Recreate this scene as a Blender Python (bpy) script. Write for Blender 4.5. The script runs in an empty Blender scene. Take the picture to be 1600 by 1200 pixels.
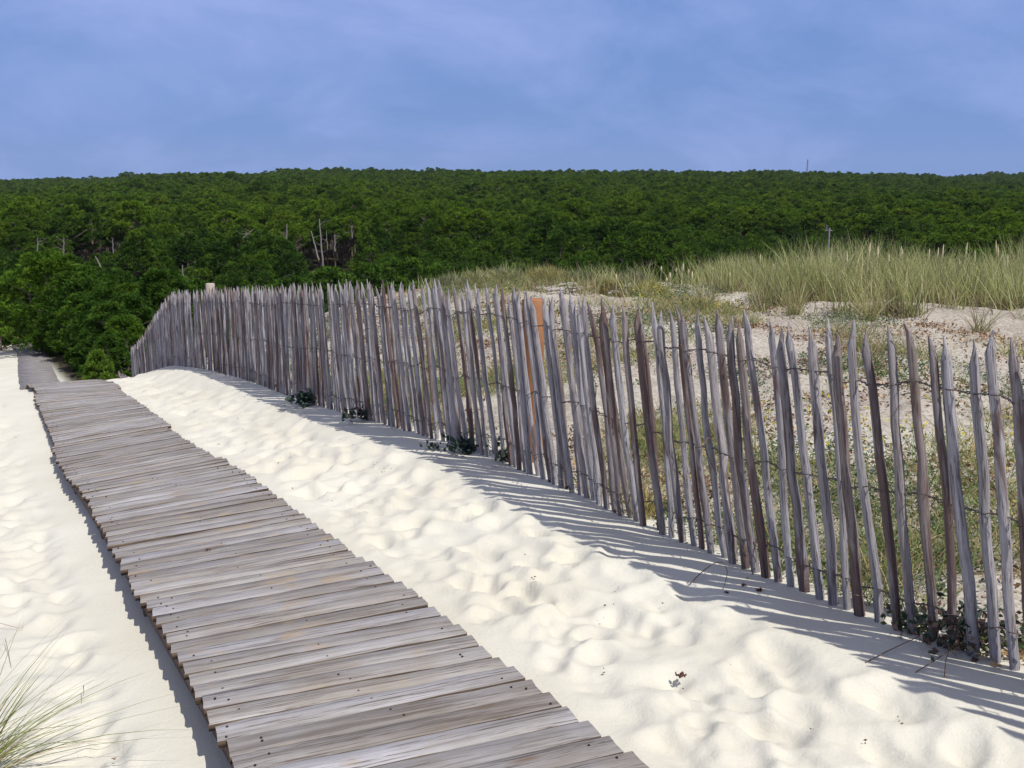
import bpy, math, random
import numpy as np
from mathutils import Vector, Matrix

SC = bpy.context.scene
COL = SC.collection
rng = np.random.default_rng(7)
random.seed(7)
R = math.radians

# ------------------------------------------------------------------ camera
EYE = 1.62                       # eye height above the sand under the camera
PITCH = math.atan(330 / 1600.0)
cam_d = bpy.data.cameras.new('camera')
cam_d.sensor_width = 36.0
cam_d.lens = 36.0
cam_d.clip_start = 0.05
cam_d.clip_end = 6000.0
cam = bpy.data.objects.new('camera', cam_d)
COL.objects.link(cam)
cam.location = (0, 0, EYE)
cam.rotation_euler = (math.pi / 2 - PITCH, 0, 0)
SC.camera = cam

# ------------------------------------------------------------------ light
SUN_EL = R(58)
TO_SUN_AZ = math.atan2(0.715, -0.699)          # clockwise from +Y
to_sun = Vector((math.sin(TO_SUN_AZ) * math.cos(SUN_EL), math.cos(TO_SUN_AZ) * math.cos(SUN_EL), math.sin(SUN_EL)))
sd = bpy.data.lights.new('sun', 'SUN')
sd.energy = 4.4
sd.angle = R(0.5)
sd.color = (1.0, 0.955, 0.88)
sun = bpy.data.objects.new('sun', sd)
COL.objects.link(sun)
sun.rotation_euler = (-to_sun).to_track_quat('-Z', 'Y').to_euler()

W = bpy.data.worlds.new('World')
SC.world = W
W.use_nodes = True
wn = W.node_tree
wn.nodes.clear()
def wnode(t, **kw):
    n = wn.nodes.new(t)
    for k, v in kw.items():
        setattr(n, k, v)
    return n
sky = wnode('ShaderNodeTexSky')
sky.sky_type = 'NISHITA'
sky.sun_disc = False
sky.sun_elevation = SUN_EL
sky.sun_rotation = TO_SUN_AZ
sky.air_density = 1.0
sky.dust_density = 0.2
sky.ozone_density = 2.2
flat = wnode('ShaderNodeMix', data_type='RGBA', blend_type='MIX')
flat.inputs[0].default_value = 0.95
flat.inputs[7].default_value = (1.32, 2.28, 4.95, 1)
wn.links.new(sky.outputs[0], flat.inputs[6])
tc = wnode('ShaderNodeTexCoord')
mp = wnode('ShaderNodeMapping')
mp.inputs['Scale'].default_value = (1.0, 1.0, 2.3)
mp.inputs['Location'].default_value = (0.35, 0.1, 0.2)
wn.links.new(tc.outputs['Generated'], mp.inputs[0])
nz = wnode('ShaderNodeTexNoise')
nz.inputs['Scale'].default_value = 4.2
nz.inputs['Detail'].default_value = 9.0
nz.inputs['Roughness'].default_value = 0.6
nz.inputs['Distortion'].default_value = 0.4
wn.links.new(mp.outputs[0], nz.inputs[0])
sep = wnode('ShaderNodeSeparateXYZ')
wn.links.new(tc.outputs['Generated'], sep.inputs[0])
# the cloud sheet thins out towards the horizon and is whiter where it is seen from below
hz_ = wnode('ShaderNodeMapRange')
hz_.interpolation_type = 'SMOOTHSTEP'
for i_, v_ in ((1, 0.0), (2, 0.36), (3, -0.10), (4, 0.20)): hz_.inputs[i_].default_value = v_
wn.links.new(sep.outputs[2], hz_.inputs[0])
ad = wnode('ShaderNodeMath', operation='ADD')
wn.links.new(nz.outputs[0], ad.inputs[0]); wn.links.new(hz_.outputs[0], ad.inputs[1])
rp = wnode('ShaderNodeValToRGB')
rp.color_ramp.elements[0].position = 0.38
rp.color_ramp.elements[0].color = (0, 0, 0, 1)
rp.color_ramp.elements[1].position = 0.68
rp.color_ramp.elements[1].color = (0.72, 0.72, 0.72, 1)
wn.links.new(ad.outputs[0], rp.inputs[0])
cc = wnode('ShaderNodeMix', data_type='RGBA', blend_type='MIX')
cc.inputs[6].default_value = (2.85, 3.6, 6.7, 1)
cc.inputs[7].default_value = (4.3, 4.25, 5.3, 1)
cr = wnode('ShaderNodeMapRange')
cr.interpolation_type = 'SMOOTHSTEP'
for i_, v_ in ((1, 0.18), (2, 0.62)): cr.inputs[i_].default_value = v_
wn.links.new(sep.outputs[2], cr.inputs[0])
wn.links.new(cr.outputs[0], cc.inputs[0])
cl = wnode('ShaderNodeMix', data_type='RGBA', blend_type='MIX')
wn.links.new(cc.outputs[2], cl.inputs[7])
wn.links.new(rp.outputs[0], cl.inputs[0])
wn.links.new(flat.outputs[2], cl.inputs[6])
bg = wnode('ShaderNodeBackground')
bg.inputs[1].default_value = 0.104
wo = wnode('ShaderNodeOutputWorld')
wn.links.new(cl.outputs[2], bg.inputs[0])
wn.links.new(bg.outputs[0], wo.inputs[0])

vs = SC.view_settings
vs.view_transform = 'Standard'
vs.look = 'None'
vs.exposure = 0.3
vs.gamma = 1.0
vs.use_curve_mapping = False
SC.cycles.max_bounces = 6
SC.cycles.transparent_max_bounces = 4

# ------------------------------------------------------------------ numeric helpers
def sstep(a, b, x):
    k = np.clip((x - a) / (b - a), 0, 1)
    return k * k * (3 - 2 * k)

def hash2(ix, iy, seed):
    h = (ix.astype(np.int64) * 374761393 + iy.astype(np.int64) * 668265263 + seed * 974634777) & 0xFFFFFFFF
    h = ((h ^ (h >> 13)) * 1274126177) & 0xFFFFFFFF
    h = (h ^ (h >> 16)) & 0xFFFFFFFF
    return h / 4294967295.0

def vnoise(x, y, seed=0):
    x = np.asarray(x, float); y = np.asarray(y, float)
    ix = np.floor(x); iy = np.floor(y)
    fx = x - ix; fy = y - iy
    fx = fx * fx * fx * (fx * (fx * 6 - 15) + 10); fy = fy * fy * fy * (fy * (fy * 6 - 15) + 10)
    a = hash2(ix, iy, seed); b = hash2(ix + 1, iy, seed)
    c = hash2(ix, iy + 1, seed); d = hash2(ix + 1, iy + 1, seed)
    return (a + (b - a) * fx) * (1 - fy) + (c + (d - c) * fx) * fy - 0.5

def fbm(x, y, oct=4, seed=0, gain=0.5):
    v = 0; a = 1.0
    for o in range(oct):
        v = v + a * vnoise(x * 2 ** o + 17.3 * o, y * 2 ** o - 9.1 * o, seed + o)
        a *= gain
    return v

class Curve1D:                                  # monotone cubic through points
    def __init__(self, xs, ys):
        x = np.array(xs, float); y = np.array(ys, float)
        h = np.diff(x); d = np.diff(y) / h
        m = np.zeros_like(x)
        m[0] = d[0]; m[-1] = d[-1]
        for i in range(1, len(x) - 1):
            if d[i - 1] * d[i] <= 0:
                m[i] = 0
            else:
                w1 = 2 * h[i] + h[i - 1]; w2 = h[i] + 2 * h[i - 1]
                m[i] = (w1 + w2) / (w1 / d[i - 1] + w2 / d[i])
        self.x, self.y, self.h, self.m = x, y, h, m
    def __call__(self, q):
        q = np.clip(np.asarray(q, float), self.x[0], self.x[-1])
        i = np.clip(np.searchsorted(self.x, q, side='right') - 1, 0, len(self.x) - 2)
        t = (q - self.x[i]) / self.h[i]
        t2, t3 = t * t, t * t * t
        return ((2 * t3 - 3 * t2 + 1) * self.y[i] + (t3 - 2 * t2 + t) * self.h[i] * self.m[i]
                + (-2 * t3 + 3 * t2) * self.y[i + 1] + (t3 - t2) * self.h[i] * self.m[i + 1])

# ------------------------------------------------------------------ terrain
A_PATH = R(28.3)
DX, DY = -math.sin(A_PATH), math.cos(A_PATH)    # along the boardwalk
NX, NY = math.cos(A_PATH), math.sin(A_PATH)     # across it, to the right
def to_st(x, y):
    return x * DX + y * DY, x * NX + y * NY
def to_xy(s, t):
    return s * DX + t * NX, s * DY + t * NY

deck_z = Curve1D([-8, -2, 2, 3, 4, 5, 6, 7, 9, 12.5, 16, 18, 20, 22, 26, 30, 35, 45, 60, 90],
                 [-1.52, -1.58, -1.695, -1.765, -1.845, -1.93, -2.015, -2.11, -2.34, -2.67, -3.01, -3.38, -4.0, -4.66, -5.35, -5.76, -6.2, -7.0, -8.3, -11.5])
# the strip falls off to the left here and there: how far the left deck edge hangs below the right one
cross = Curve1D([-5, 2.5, 5, 7, 9, 12, 15, 40], [0.0, 0.02, 0.06, 0.09, 0.11, 0.07, 0.0, 0.0])
plateau_z = Curve1D([-60, 0, 9, 13, 15.5, 18, 24, 40, 70, 110, 160, 230, 350, 500, 700, 800, 1000, 1300, 3000],
                    [-1.9, -1.66, -1.60, -1.58, -1.70, -2.6, -5.0, -9.0, -12.2, -14.0, -14.6, -14.8, -13.2, -11.0, -8.3, -7.4, -8.4, -10, -24])
hill_off = Curve1D([-0.9, -0.52, -0.42, -0.33, -0.2, 0.0, 0.15, 0.25, 0.33, 0.42, 0.55, 0.9],
                   [-10, -8.6, -6.0, -2.4, -0.7, 0.0, -0.4, -1.6, -3.4, -5.4, -5.8, -6.4])

feet = []
for k in range(900):                           # foot prints in the strip between boardwalk and fence
    s_ = rng.uniform(0.0, 18.5); t_ = 1.74 + 0.90 * rng.beta(1.1, 1.25)
    la = rng.uniform(0.075, 0.15)
    feet.append((s_, t_, rng.normal(0, 0.6), la, la * rng.uniform(0.5, 0.75), rng.uniform(0.008, 0.021)))
for k in range(1250):                           # softer dents on the left
    s_ = rng.uniform(0.5, 18.0); t_ = 0.35 - 3.2 * rng.random() ** 1.5
    la = rng.uniform(0.07, 0.2)
    feet.append((s_, t_, rng.normal(0.4, 0.7), la, la * rng.uniform(0.45, 0.75), rng.uniform(0.010, 0.024)))

def ground_rel(x, y, fine=False):
    """height of the ground relative to the eye"""
    x = np.asarray(x, float); y = np.asarray(y, float)
    s, t = to_st(x, y)
    zc = deck_z(s) + cross(s) * np.clip((t - 1.115) / 1.035, -1.0, 1.8) * sstep(-4, -1, t) + (0.03 + 0.10 * sstep(10, 15.5, s) * sstep(24, 18, s)) * sstep(2.2, 2.95, t)
    # cross section of the corridor: sand is low left of the deck, flush on its right
    drop = 0.075 + 0.055 * sstep(14, 8, s)
    zc = zc - 0.040 - (drop - 0.04) * sstep(1.45, 0.6, t) * sstep(60, 40, s)
    zp = plateau_z(y)
    az = x / np.maximum(y, 20.0)
    zp = zp + hill_off(az) * sstep(200, 620, y)
    far2 = sstep(0.16, 0.40, az) * 9.0 * sstep(760, 1250, y)
    zp = zp + far2
    wid = 6.2 + np.maximum(s - 16, 0) * 0.35
    w = np.maximum(sstep(3.0, wid, t), sstep(50, 85, s))
    zc2 = zc + 0.06 * np.maximum(t - 3.0, 0) * sstep(14, 8, s)
    z = zc2 * (1 - w) + zp * w
    near = sstep(60, 25, np.hypot(x, y))
    beyond = sstep(3.0, 3.6, t)
    z = z + near * beyond * (0.15 * fbm(x * 0.45, y * 0.45, 3, 3) + 0.05 * fbm(x * 2.2, y * 2.2, 3, 5))
    z = z + sstep(40, 90, np.hypot(x, y)) * 1.6 * fbm(x * 0.02, y * 0.02, 3, 8) * (1 + np.clip(y, 0, 700) / 300)
    left = sstep(0.45, -0.4, t)
    z = z + near * left * 0.10 * fbm(x * 0.6, y * 0.6, 3, 11)
    mid = sstep(1.68, 1.9, t) * sstep(2.8, 2.45, t)
    z = z + near * mid * 0.020 * fbm(x * 1.8, y * 1.8, 2, 21)
    # drift that climbs towards the fence foot
    z = z + 0.025 * sstep(2.2, 2.95, t) * sstep(3.6, 3.0, t) * sstep(20, 14, s)
    if fine:
        q = np.zeros_like(z)
        so = np.argsort(s); ss_ = s[so]
        for (fs, ft, fa, la, wa, dp) in feet:
            i0, i1 = np.searchsorted(ss_, (fs - la * 2.6, fs + la * 2.6))
            m = so[i0:i1]
            m = m[np.abs(t[m] - ft) < la * 2.6]
            if not len(m):
                continue
            ds = s[m] - fs; dt = t[m] - ft
            c, n_ = math.cos(fa), math.sin(fa)
            u = (ds * c + dt * n_) / la; v = (-ds * n_ + dt * c) / wa
            r2 = u * u + v * v
            q[m] += dp * (-1.15 * np.exp(-(r2 ** 2.3) * 1.0) + 0.32 * np.exp(-((np.sqrt(r2) - 1.4) ** 2) * 7.0) * (1 + 0.6 * u / (np.abs(u) + 0.6)))
        q = np.clip(q, -0.05, 0.03)
        fade = sstep(1.62, 1.85, t) * sstep(2.85, 2.5, t) + sstep(0.50, 0.25, t)
        z = z + q * fade
        wr = fbm(x * 0.9, y * 0.9, 2, 31)
        rip = np.sin((y * 0.93 - x * 0.37) * 21 + wr * 9.0) * 0.011 + np.sin((y * 0.8 + x * 0.5) * 9 + wr * 7) * 0.018
        z = z + near * left * rip * (0.6 + fbm(x * 0.8, y * 0.8, 2, 41))
        z = z + near * (0.012 * fbm(x * 6, y * 6, 4, 51, 0.6)) * np.maximum(fade, beyond)
        z = z + near * sstep(2.4, 2.7, t) * sstep(3.1, 2.9, t) * 0.003 * np.sin(s * 11 + 3 * fbm(s, t * 3, 2, 61))
        z = z + near * beyond * 0.045 * np.maximum(fbm(x * 5.5, y * 5.5, 3, 71), -0.1)
    return z

def G(x, y):
    return float(ground_rel(np.array([x]), np.array([y]))[0]) + EYE
def GF(x, y):
    return float(ground_rel(np.array([x]), np.array([y]), True)[0]) + EYE

CP, SP = math.cos(PITCH), math.sin(PITCH)
def sight(u, v):
    xc = (u - 800) / 1600.0; yc = (600 - v) / 1600.0
    return np.array([xc, CP + yc * SP, -SP + yc * CP])
def on_ground(u, v, y0=2.0, y1=120.0):
    """where the terrain lies in the direction of a point of the photograph"""
    d = sight(u, v)
    ys = np.exp(np.linspace(math.log(y0), math.log(y1), 3000))
    k = ys / d[1]
    gz = ground_rel(d[0] * k, ys)
    hit = np.where(d[2] * k <= gz)[0]
    i = hit[0] if len(hit) else len(ys) - 1
    return Vector((d[0] * k[i], ys[i], gz[i] + EYE))
def at_depth(u, v, y):
    d = sight(u, v); k = y / d[1]
    return Vector((d[0] * k, y, d[2] * k + EYE))
def project(x, y, z):
    zc = y * CP - (z - EYE) * SP
    return 800 + 1600 * x / zc, 600 - 1600 * (y * SP + (z - EYE) * CP) / zc

# ------------------------------------------------------------------ mesh helpers
def mesh_np(name, verts, faces, mats, fmat=None, smooth=False):
    """verts (n,3); faces: (m,k) array or list of arrays"""
    me = bpy.data.meshes.new(name)
    V = np.asarray(verts, np.float32).reshape(-1, 3)
    if isinstance(faces, np.ndarray):
        faces = [faces]
    loops = np.concatenate([np.asarray(f, np.int32).ravel() for f in faces])
    tot = np.concatenate([np.full(len(f), np.asarray(f).shape[1], np.int32) for f in faces])
    me.vertices.add(len(V)); me.vertices.foreach_set('co', V.ravel())
    me.loops.add(len(loops)); me.loops.foreach_set('vertex_index', loops)
    me.polygons.add(len(tot))
    st = np.concatenate([[0], np.cumsum(tot)[:-1]]).astype(np.int32)
    me.polygons.foreach_set('loop_start', st)
    try:
        me.polygons.foreach_set('loop_total', tot)
    except Exception:
        pass
    for m in (mats if isinstance(mats, (list, tuple)) else [mats]):
        me.materials.append(m)
    if fmat is not None:
        me.polygons.foreach_set('material_index', np.asarray(fmat, np.int32))
    if smooth:
        me.polygons.foreach_set('use_smooth', np.ones(len(tot), bool))
    me.update(calc_edges=True)
    me.validate()
    return me

def link(name, me, parent=None, loc=None, label=None, cat=None, group=None, kind=None):
    o = bpy.data.objects.new(name, me)
    COL.objects.link(o)
    if parent:
        o.parent = parent
    if loc is not None:
        o.location = loc
    tag(o, label, cat, group, kind)
    return o
def tag(o, label=None, cat=None, group=None, kind=None):
    if label: o['label'] = label
    if cat: o['category'] = cat
    if group: o['group'] = group
    if kind: o['kind'] = kind
    return o

class Geo:                                      # collects tubes, boxes and strips into one mesh
    def __init__(self):
        self.v = []; self.f3 = []; self.f4 = []; self.m3 = []; self.m4 = []; self.n = 0
    def add(self, V, F, mat=0):
        V = np.asarray(V, float).reshape(-1, 3)
        self.v.append(V)
        F = np.asarray(F, int)
        if F.shape[1] == 3:
            self.f3.append(F + self.n); self.m3.append(np.full(len(F), mat))
        else:
            self.f4.append(F + self.n); self.m4.append(np.full(len(F), mat))
        self.n += len(V)
    def tube(self, P, r, sides=5, mat=0, cap=True):
        P = np.asarray(P, float); k = len(P)
        r = np.broadcast_to(np.asarray(r, float), (k,))
        T = np.gradient(P, axis=0); T /= np.linalg.norm(T, axis=1)[:, None] + 1e-9
        ref = np.array([0, 0, 1.0]) if abs(T[0][2]) < 0.8 else np.array([1.0, 0, 0])
        X = np.cross(T, ref); X /= np.linalg.norm(X, axis=1)[:, None] + 1e-9
        Y = np.cross(T, X)
        a = np.arange(sides) * 2 * math.pi / sides
        V = P[:, None, :] + r[:, None, None] * (np.cos(a)[None, :, None] * X[:, None, :] + np.sin(a)[None, :, None] * Y[:, None, :])
        i = np.arange(k - 1)[:, None] * sides; j = np.arange(sides)[None, :]; j2 = (j + 1) % sides
        F = np.stack([i + j, i + j2, i + sides + j2, i + sides + j], -1).reshape(-1, 4)
        self.add(V.reshape(-1, 3), F, mat)
        if cap:
            for e in (0, k - 1):
                C = np.vstack([V[e], P[e][None]])
                Fc = np.array([[q, (q + 1) % sides, sides] for q in range(sides)])
                self.add(C, Fc if e else Fc[:, ::-1], mat)
    def build(self, name, mats, smooth=False):
        V = np.concatenate(self.v); F = []; M = []
        if self.f4: F.append(np.concatenate(self.f4)); M.append(np.concatenate(self.m4))
        if self.f3: F.append(np.concatenate(self.f3)); M.append(np.concatenate(self.m3))
        return mesh_np(name, V, F, mats, np.concatenate(M), smooth)

# ------------------------------------------------------------------ materials
class NT:
    def __init__(self, name):
        self.m = bpy.data.materials.new(name); self.m.use_nodes = True
        self.t = self.m.node_tree; self.t.nodes.clear()
        self.out = self.t.nodes.new('ShaderNodeOutputMaterial')
    def n(self, typ, ins=None, **kw):
        q = self.t.nodes.new(typ)
        for k, v in kw.items(): setattr(q, k, v)
        for k, v in (ins or {}).items():
            if hasattr(v, 'is_output'): self.t.links.new(v, q.inputs[k])
            else: q.inputs[k].default_value = v
        return q
    def noise(self, vec, scale, detail=4, rough=0.55, dist=0.0):
        return self.n('ShaderNodeTexNoise', {'Vector': vec, 'Scale': scale, 'Detail': detail, 'Roughness': rough, 'Distortion': dist}).outputs[0]
    def ramp(self, fac, stops):
        r = self.n('ShaderNodeValToRGB', {0: fac})
        e = r.color_ramp.elements
        while len(e) < len(stops): e.new(0.5)
        for q, (p, c) in zip(e, stops):
            q.position = p
            q.color = tuple(c) + (1,) if not isinstance(c, (int, float)) else (c, c, c, 1)
        return r.outputs[0]
    def mix(self, fac, a, b, mode='MIX'):
        q = self.n('ShaderNodeMix', data_type='RGBA', blend_type=mode)
        for i, v in ((0, fac), (6, a), (7, b)):
            if hasattr(v, 'is_output'): self.t.links.new(v, q.inputs[i])
            else: q.inputs[i].default_value = v if isinstance(v, (int, float)) else tuple(v) + (1,)
        return q.outputs[2]
    def math(self, op, a, b=0.0):
        q = self.n('ShaderNodeMath', operation=op)
        for i, v in ((0, a), (1, b)):
            if hasattr(v, 'is_output'): self.t.links.new(v, q.inputs[i])
            else: q.inputs[i].default_value = v
        return q.outputs[0]
    def mapping(self, vec, scale=(1, 1, 1), loc=None):
        q = self.n('ShaderNodeMapping', {0: vec})
        q.inputs['Scale'].default_value = scale
        if loc is not None: self.t.links.new(loc, q.inputs['Location'])
        return q.outputs[0]
    def offset(self):                           # a per-object shift of the texture
        oi = self.n('ShaderNodeObjectInfo')
        c = self.n('ShaderNodeCombineXYZ', {0: self.math('MULTIPLY', oi.outputs['Random'], 37.0), 1: self.math('MULTIPLY', oi.outputs['Random'], 91.0), 2: self.math('MULTIPLY', oi.outputs['Random'], 53.0)})
        return oi.outputs['Random'], c.outputs[0]
    def done(self, col, rough=0.8, bump=None, bs=0.3, bd=0.01, spec=0.25, trans=0.0):
        p = self.n('ShaderNodeBsdfPrincipled')
        for i, v in (('Base Color', col), ('Roughness', rough), ('Specular IOR Level', spec)):
            if hasattr(v, 'is_output'): self.t.links.new(v, p.inputs[i])
            else: p.inputs[i].default_value = v if isinstance(v, (int, float)) else tuple(v) + (1,)
        if bump is not None:
            b = self.n('ShaderNodeBump', {'Height': bump, 'Strength': bs, 'Distance': bd})
            self.t.links.new(b.outputs[0], p.inputs['Normal'])
        sh = p.outputs[0]
        if trans > 0:
            tr = self.n('ShaderNodeBsdfTranslucent')
            if hasattr(col, 'is_output'): self.t.links.new(col, tr.inputs[0])
            else: tr.inputs[0].default_value = tuple(col) + (1,)
            mx = self.n('ShaderNodeMixShader', {0: trans, 1: sh, 2: tr.outputs[0]})
            sh = mx.outputs[0]
        self.t.links.new(sh, self.out.inputs[0])
        return self.m

def mat_sand():
    q = NT('sand')
    co = q.n('ShaderNodeTexCoord').outputs['Object']
    n1 = q.noise(co, 1.3, 5); n2 = q.noise(co, 260, 3, 0.7); n3 = q.noise(co, 38, 6, 0.7)
    c = q.ramp(n1, [(0.3, (0.495, 0.474, 0.40)), (0.7, (0.55, 0.536, 0.468))])
    grain = q.ramp(n2, [(0.30, (0.80, 0.78, 0.74)), (0.5, (1, 1, 1)), (0.75, (1.0, 1.0, 0.99))])
    c = q.mix(0.55, c, grain, 'MULTIPLY')
    at = q.n('ShaderNodeAttribute', attribute_name='litter').outputs['Fac']
    dn = q.noise(co, 34, 5, 0.7)
    dirt = q.ramp(dn, [(0.44, 0.0), (0.60, 1.0)])
    dm = q.math('MULTIPLY', q.math('MULTIPLY', at, 0.75), dirt)
    c = q.mix(q.math('MULTIPLY', at, 0.78), c, (0.30, 0.265, 0.23))
    c = q.mix(dm, c, (0.14, 0.105, 0.075))
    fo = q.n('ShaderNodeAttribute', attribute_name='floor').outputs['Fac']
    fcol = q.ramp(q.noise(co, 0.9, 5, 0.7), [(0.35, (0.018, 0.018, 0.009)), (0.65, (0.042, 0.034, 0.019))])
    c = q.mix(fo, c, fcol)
    h = q.math('ADD', q.math('MULTIPLY', n3, 0.7), q.math('MULTIPLY', n2, 0.25))
    return q.done(c, 0.95, h, 0.6, 0.012, 0.1)

def mat_plank():
    q = NT('weathered_plank')
    rnd, off = q.offset()
    co = q.n('ShaderNodeTexCoord').outputs['Object']
    v = q.mapping(co, (1.0, 1.0, 1.0), off)
    g1 = q.noise(q.mapping(v, (1.2, 26, 26)), 1.0, 6, 0.65, 0.6)
    g2 = q.noise(q.mapping(v, (3.0, 95, 95)), 1.0, 4, 0.7, 0.3)
    g3 = q.noise(v, 2.3, 4, 0.6)
    kn = q.n('ShaderNodeTexVoronoi', {'Vector': q.mapping(v, (2.2, 9.0, 9.0)), 'Scale': 1.0}).outputs['Distance']
    base = q.ramp(g3, [(0.28, (0.205, 0.187, 0.165)), (0.5, (0.245, 0.235, 0.228)), (0.72, (0.30, 0.296, 0.305))])
    tone = q.ramp(rnd, [(0.0, (0.80, 0.77, 0.73)), (0.35, (0.94, 0.93, 0.93)), (0.62, (1.03, 1.0, 0.93)), (0.82, (1.14, 1.14, 1.15)), (1.0, (0.86, 0.85, 0.89))])
    c = q.mix(1.0, base, tone, 'MULTIPLY')
    c = q.mix(1.0, c, q.ramp(g1, [(0.34, (0.58, 0.55, 0.54)), (0.48, (0.95, 0.94, 0.94)), (0.68, (1.17, 1.17, 1.18))]), 'MULTIPLY')
    c = q.mix(q.ramp(g2, [(0.37, 0.9), (0.45, 0.0)]), c, (0.085, 0.068, 0.055))
    c = q.mix(q.ramp(kn, [(0.05, 0.75), (0.16, 0.0)]), c, (0.14, 0.095, 0.06))
    c = q.mix(q.ramp(q.noise(v, 5.0, 3), [(0.60, 0.0), (0.74, 0.55)]), c, (0.30, 0.215, 0.115))
    h = q.math('ADD', g1, q.math('MULTIPLY', g2, 0.6))
    return q.done(c, 0.78, h, 0.7, 0.006, 0.25)

def mat_plank_side():
    q = NT('plank_end')
    co = q.n('ShaderNodeTexCoord').outputs['Object']
    c = q.ramp(q.noise(co, 40, 4), [(0.3, (0.07, 0.032, 0.028)), (0.7, (0.15, 0.075, 0.058))])
    return q.done(c, 0.9)

def mat_plank_edge():
    q = NT('plank_edge')
    co = q.n('ShaderNodeTexCoord').outputs['Object']
    c = q.ramp(q.noise(q.mapping(co, (3, 30, 30)), 1.0, 4), [(0.3, (0.04, 0.027, 0.02)), (0.5, (0.085, 0.06, 0.042)), (0.74, (0.21, 0.15, 0.09))])
    return q.done(c, 0.9)

def mat_stake():
    q = NT('weathered_stake')
    rnd, off = q.offset()
    co = q.n('ShaderNodeTexCoord').outputs['Object']
    v = q.mapping(co, (1, 1, 1), off)
    g1 = q.noise(q.mapping(v, (85, 85, 2.6)), 1.0, 6, 0.7, 0.5)
    g2 = q.noise(q.mapping(v, (10, 10, 1.6)), 1.0, 4, 0.6, 0.5)
    fine = q.noise(q.mapping(v, (150, 150, 6)), 1.0, 4, 0.75)
    isl = q.n('ShaderNodeNewGeometry').outputs['Random Per Island']
    rnd = q.math('FRACT', q.math('ADD', rnd, isl))
    tone = q.ramp(rnd, [(0.0, (0.275, 0.26, 0.268)), (0.3, (0.35, 0.338, 0.35)), (0.55, (0.24, 0.22, 0.225)), (0.72, (0.23, 0.192, 0.178)), (0.88, (0.385, 0.37, 0.38)), (1.0, (0.24, 0.214, 0.214))])
    bark = q.ramp(rnd, [(0.0, 0.62), (0.5, 0.56), (0.66, 0.48), (0.8, 0.60), (1.0, 0.54)])
    bm = q.math('GREATER_THAN', g2, bark)
    bm = q.n('ShaderNodeMapRange', {0: q.math('SUBTRACT', g2, bark), 1: -0.015, 2: 0.04, 3: 0.0, 4: 0.75}).outputs[0]
    c = q.mix(bm, tone, (0.115, 0.066, 0.055))
    c = q.mix(1.0, c, q.ramp(g1, [(0.32, (0.34, 0.30, 0.31)), (0.47, (0.92, 0.92, 0.93)), (0.70, (1.4, 1.4, 1.42))]), 'MULTIPLY')
    c = q.mix(q.ramp(fine, [(0.37, 0.85), (0.46, 0.0)]), c, (0.075, 0.055, 0.05))
    h = q.math('ADD', g1, q.math('MULTIPLY', fine, 0.6))
    return q.done(c, 0.8, h, 1.0, 0.008, 0.2)

def mat_simple(name, c0, c1, scale, rough=0.8, bump=0.0, trans=0.0, island=False, spec=0.2):
    q = NT(name)
    co = q.n('ShaderNodeTexCoord').outputs['Object']
    if island:
        f = q.n('ShaderNodeNewGeometry').outputs['Random Per Island']
    else:
        f = q.noise(co, scale, 5, 0.65)
    c = q.ramp(f, [(0.25, c0), (0.75, c1)])
    return q.done(c, rough, q.noise(co, scale * 3, 4) if bump else None, bump, 0.01, spec, trans)

def mat_leaf(name, dark, mid, light, trans=0.22, spec=0.18, tuft=False):
    q = NT(name)
    isl = q.n('ShaderNodeNewGeometry').outputs['Random Per Island']
    if tuft:
        tone = q.n('ShaderNodeAttribute', attribute_name='tone').outputs['Fac']
        isl = q.math('ADD', q.math('MULTIPLY', isl, 0.25), q.math('MULTIPLY', tone, 0.75))
    rnd = q.n('ShaderNodeObjectInfo').outputs['Random']
    c = q.ramp(isl, [(0.0, dark), (0.5, mid), (1.0, light)])
    c = q.mix(1.0, c, q.ramp(rnd, [(0.0, (0.58, 0.64, 0.75)), (0.4, (0.95, 0.95, 1.0)), (0.72, (1.3, 1.22, 0.95)), (0.9, (1.32, 1.12, 1.0)), (1.0, (0.75, 0.82, 0.9))]), 'MULTIPLY')
    return q.done(c, 0.65, spec=spec, trans=trans)

M_SAND = mat_sand()
M_PLANK = mat_plank()
M_PEND = mat_plank_side()
M_PEDGE = mat_plank_edge()
M_STAKE = mat_stake()
M_NAIL = mat_simple('nail_head', (0.02, 0.014, 0.012), (0.045, 0.03, 0.025), 30, 0.6)
M_BEAM = mat_simple('stringer_wood', (0.09, 0.06, 0.05), (0.20, 0.15, 0.125), 9, 0.9, 0.4)
M_WIRE = mat_simple('rusty_wire', (0.045, 0.035, 0.035), (0.11, 0.085, 0.075), 60, 0.55, spec=0.5)
M_POST = mat_simple('orange_post', (0.20, 0.085, 0.038), (0.31, 0.15, 0.07), 7, 0.75, 0.3)
M_POSTG = mat_simple('grey_post', (0.30, 0.25, 0.21), (0.46, 0.40, 0.34), 7, 0.8, 0.3)
M_BARK = mat_simple('pine_bark', (0.10, 0.075, 0.06), (0.23, 0.185, 0.16), 6, 0.9)
M_DEAD = mat_simple('bleached_wood', (0.15, 0.13, 0.12), (0.30, 0.27, 0.25), 8, 0.85, 0.3)
M_DRIFT = mat_simple('driftwood', (0.20, 0.18, 0.165), (0.46, 0.43, 0.39), 12, 0.85, 0.4)
M_NEEDLE = mat_leaf('pine_needles', (0.014, 0.036, 0.006), (0.044, 0.100, 0.011), (0.105, 0.19, 0.024), 0.28, 0.06, True)
M_NEEDLE2 = mat_leaf('old_pine_needles', (0.024, 0.060, 0.006), (0.080, 0.155, 0.014), (0.165, 0.265, 0.032), 0.38, 0.06, True)
M_NEEDLEB = mat_leaf('bright_pine_needles', (0.04, 0.085, 0.012), (0.085, 0.16, 0.022), (0.15, 0.24, 0.035), 0.36, 0.06, True)
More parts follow.
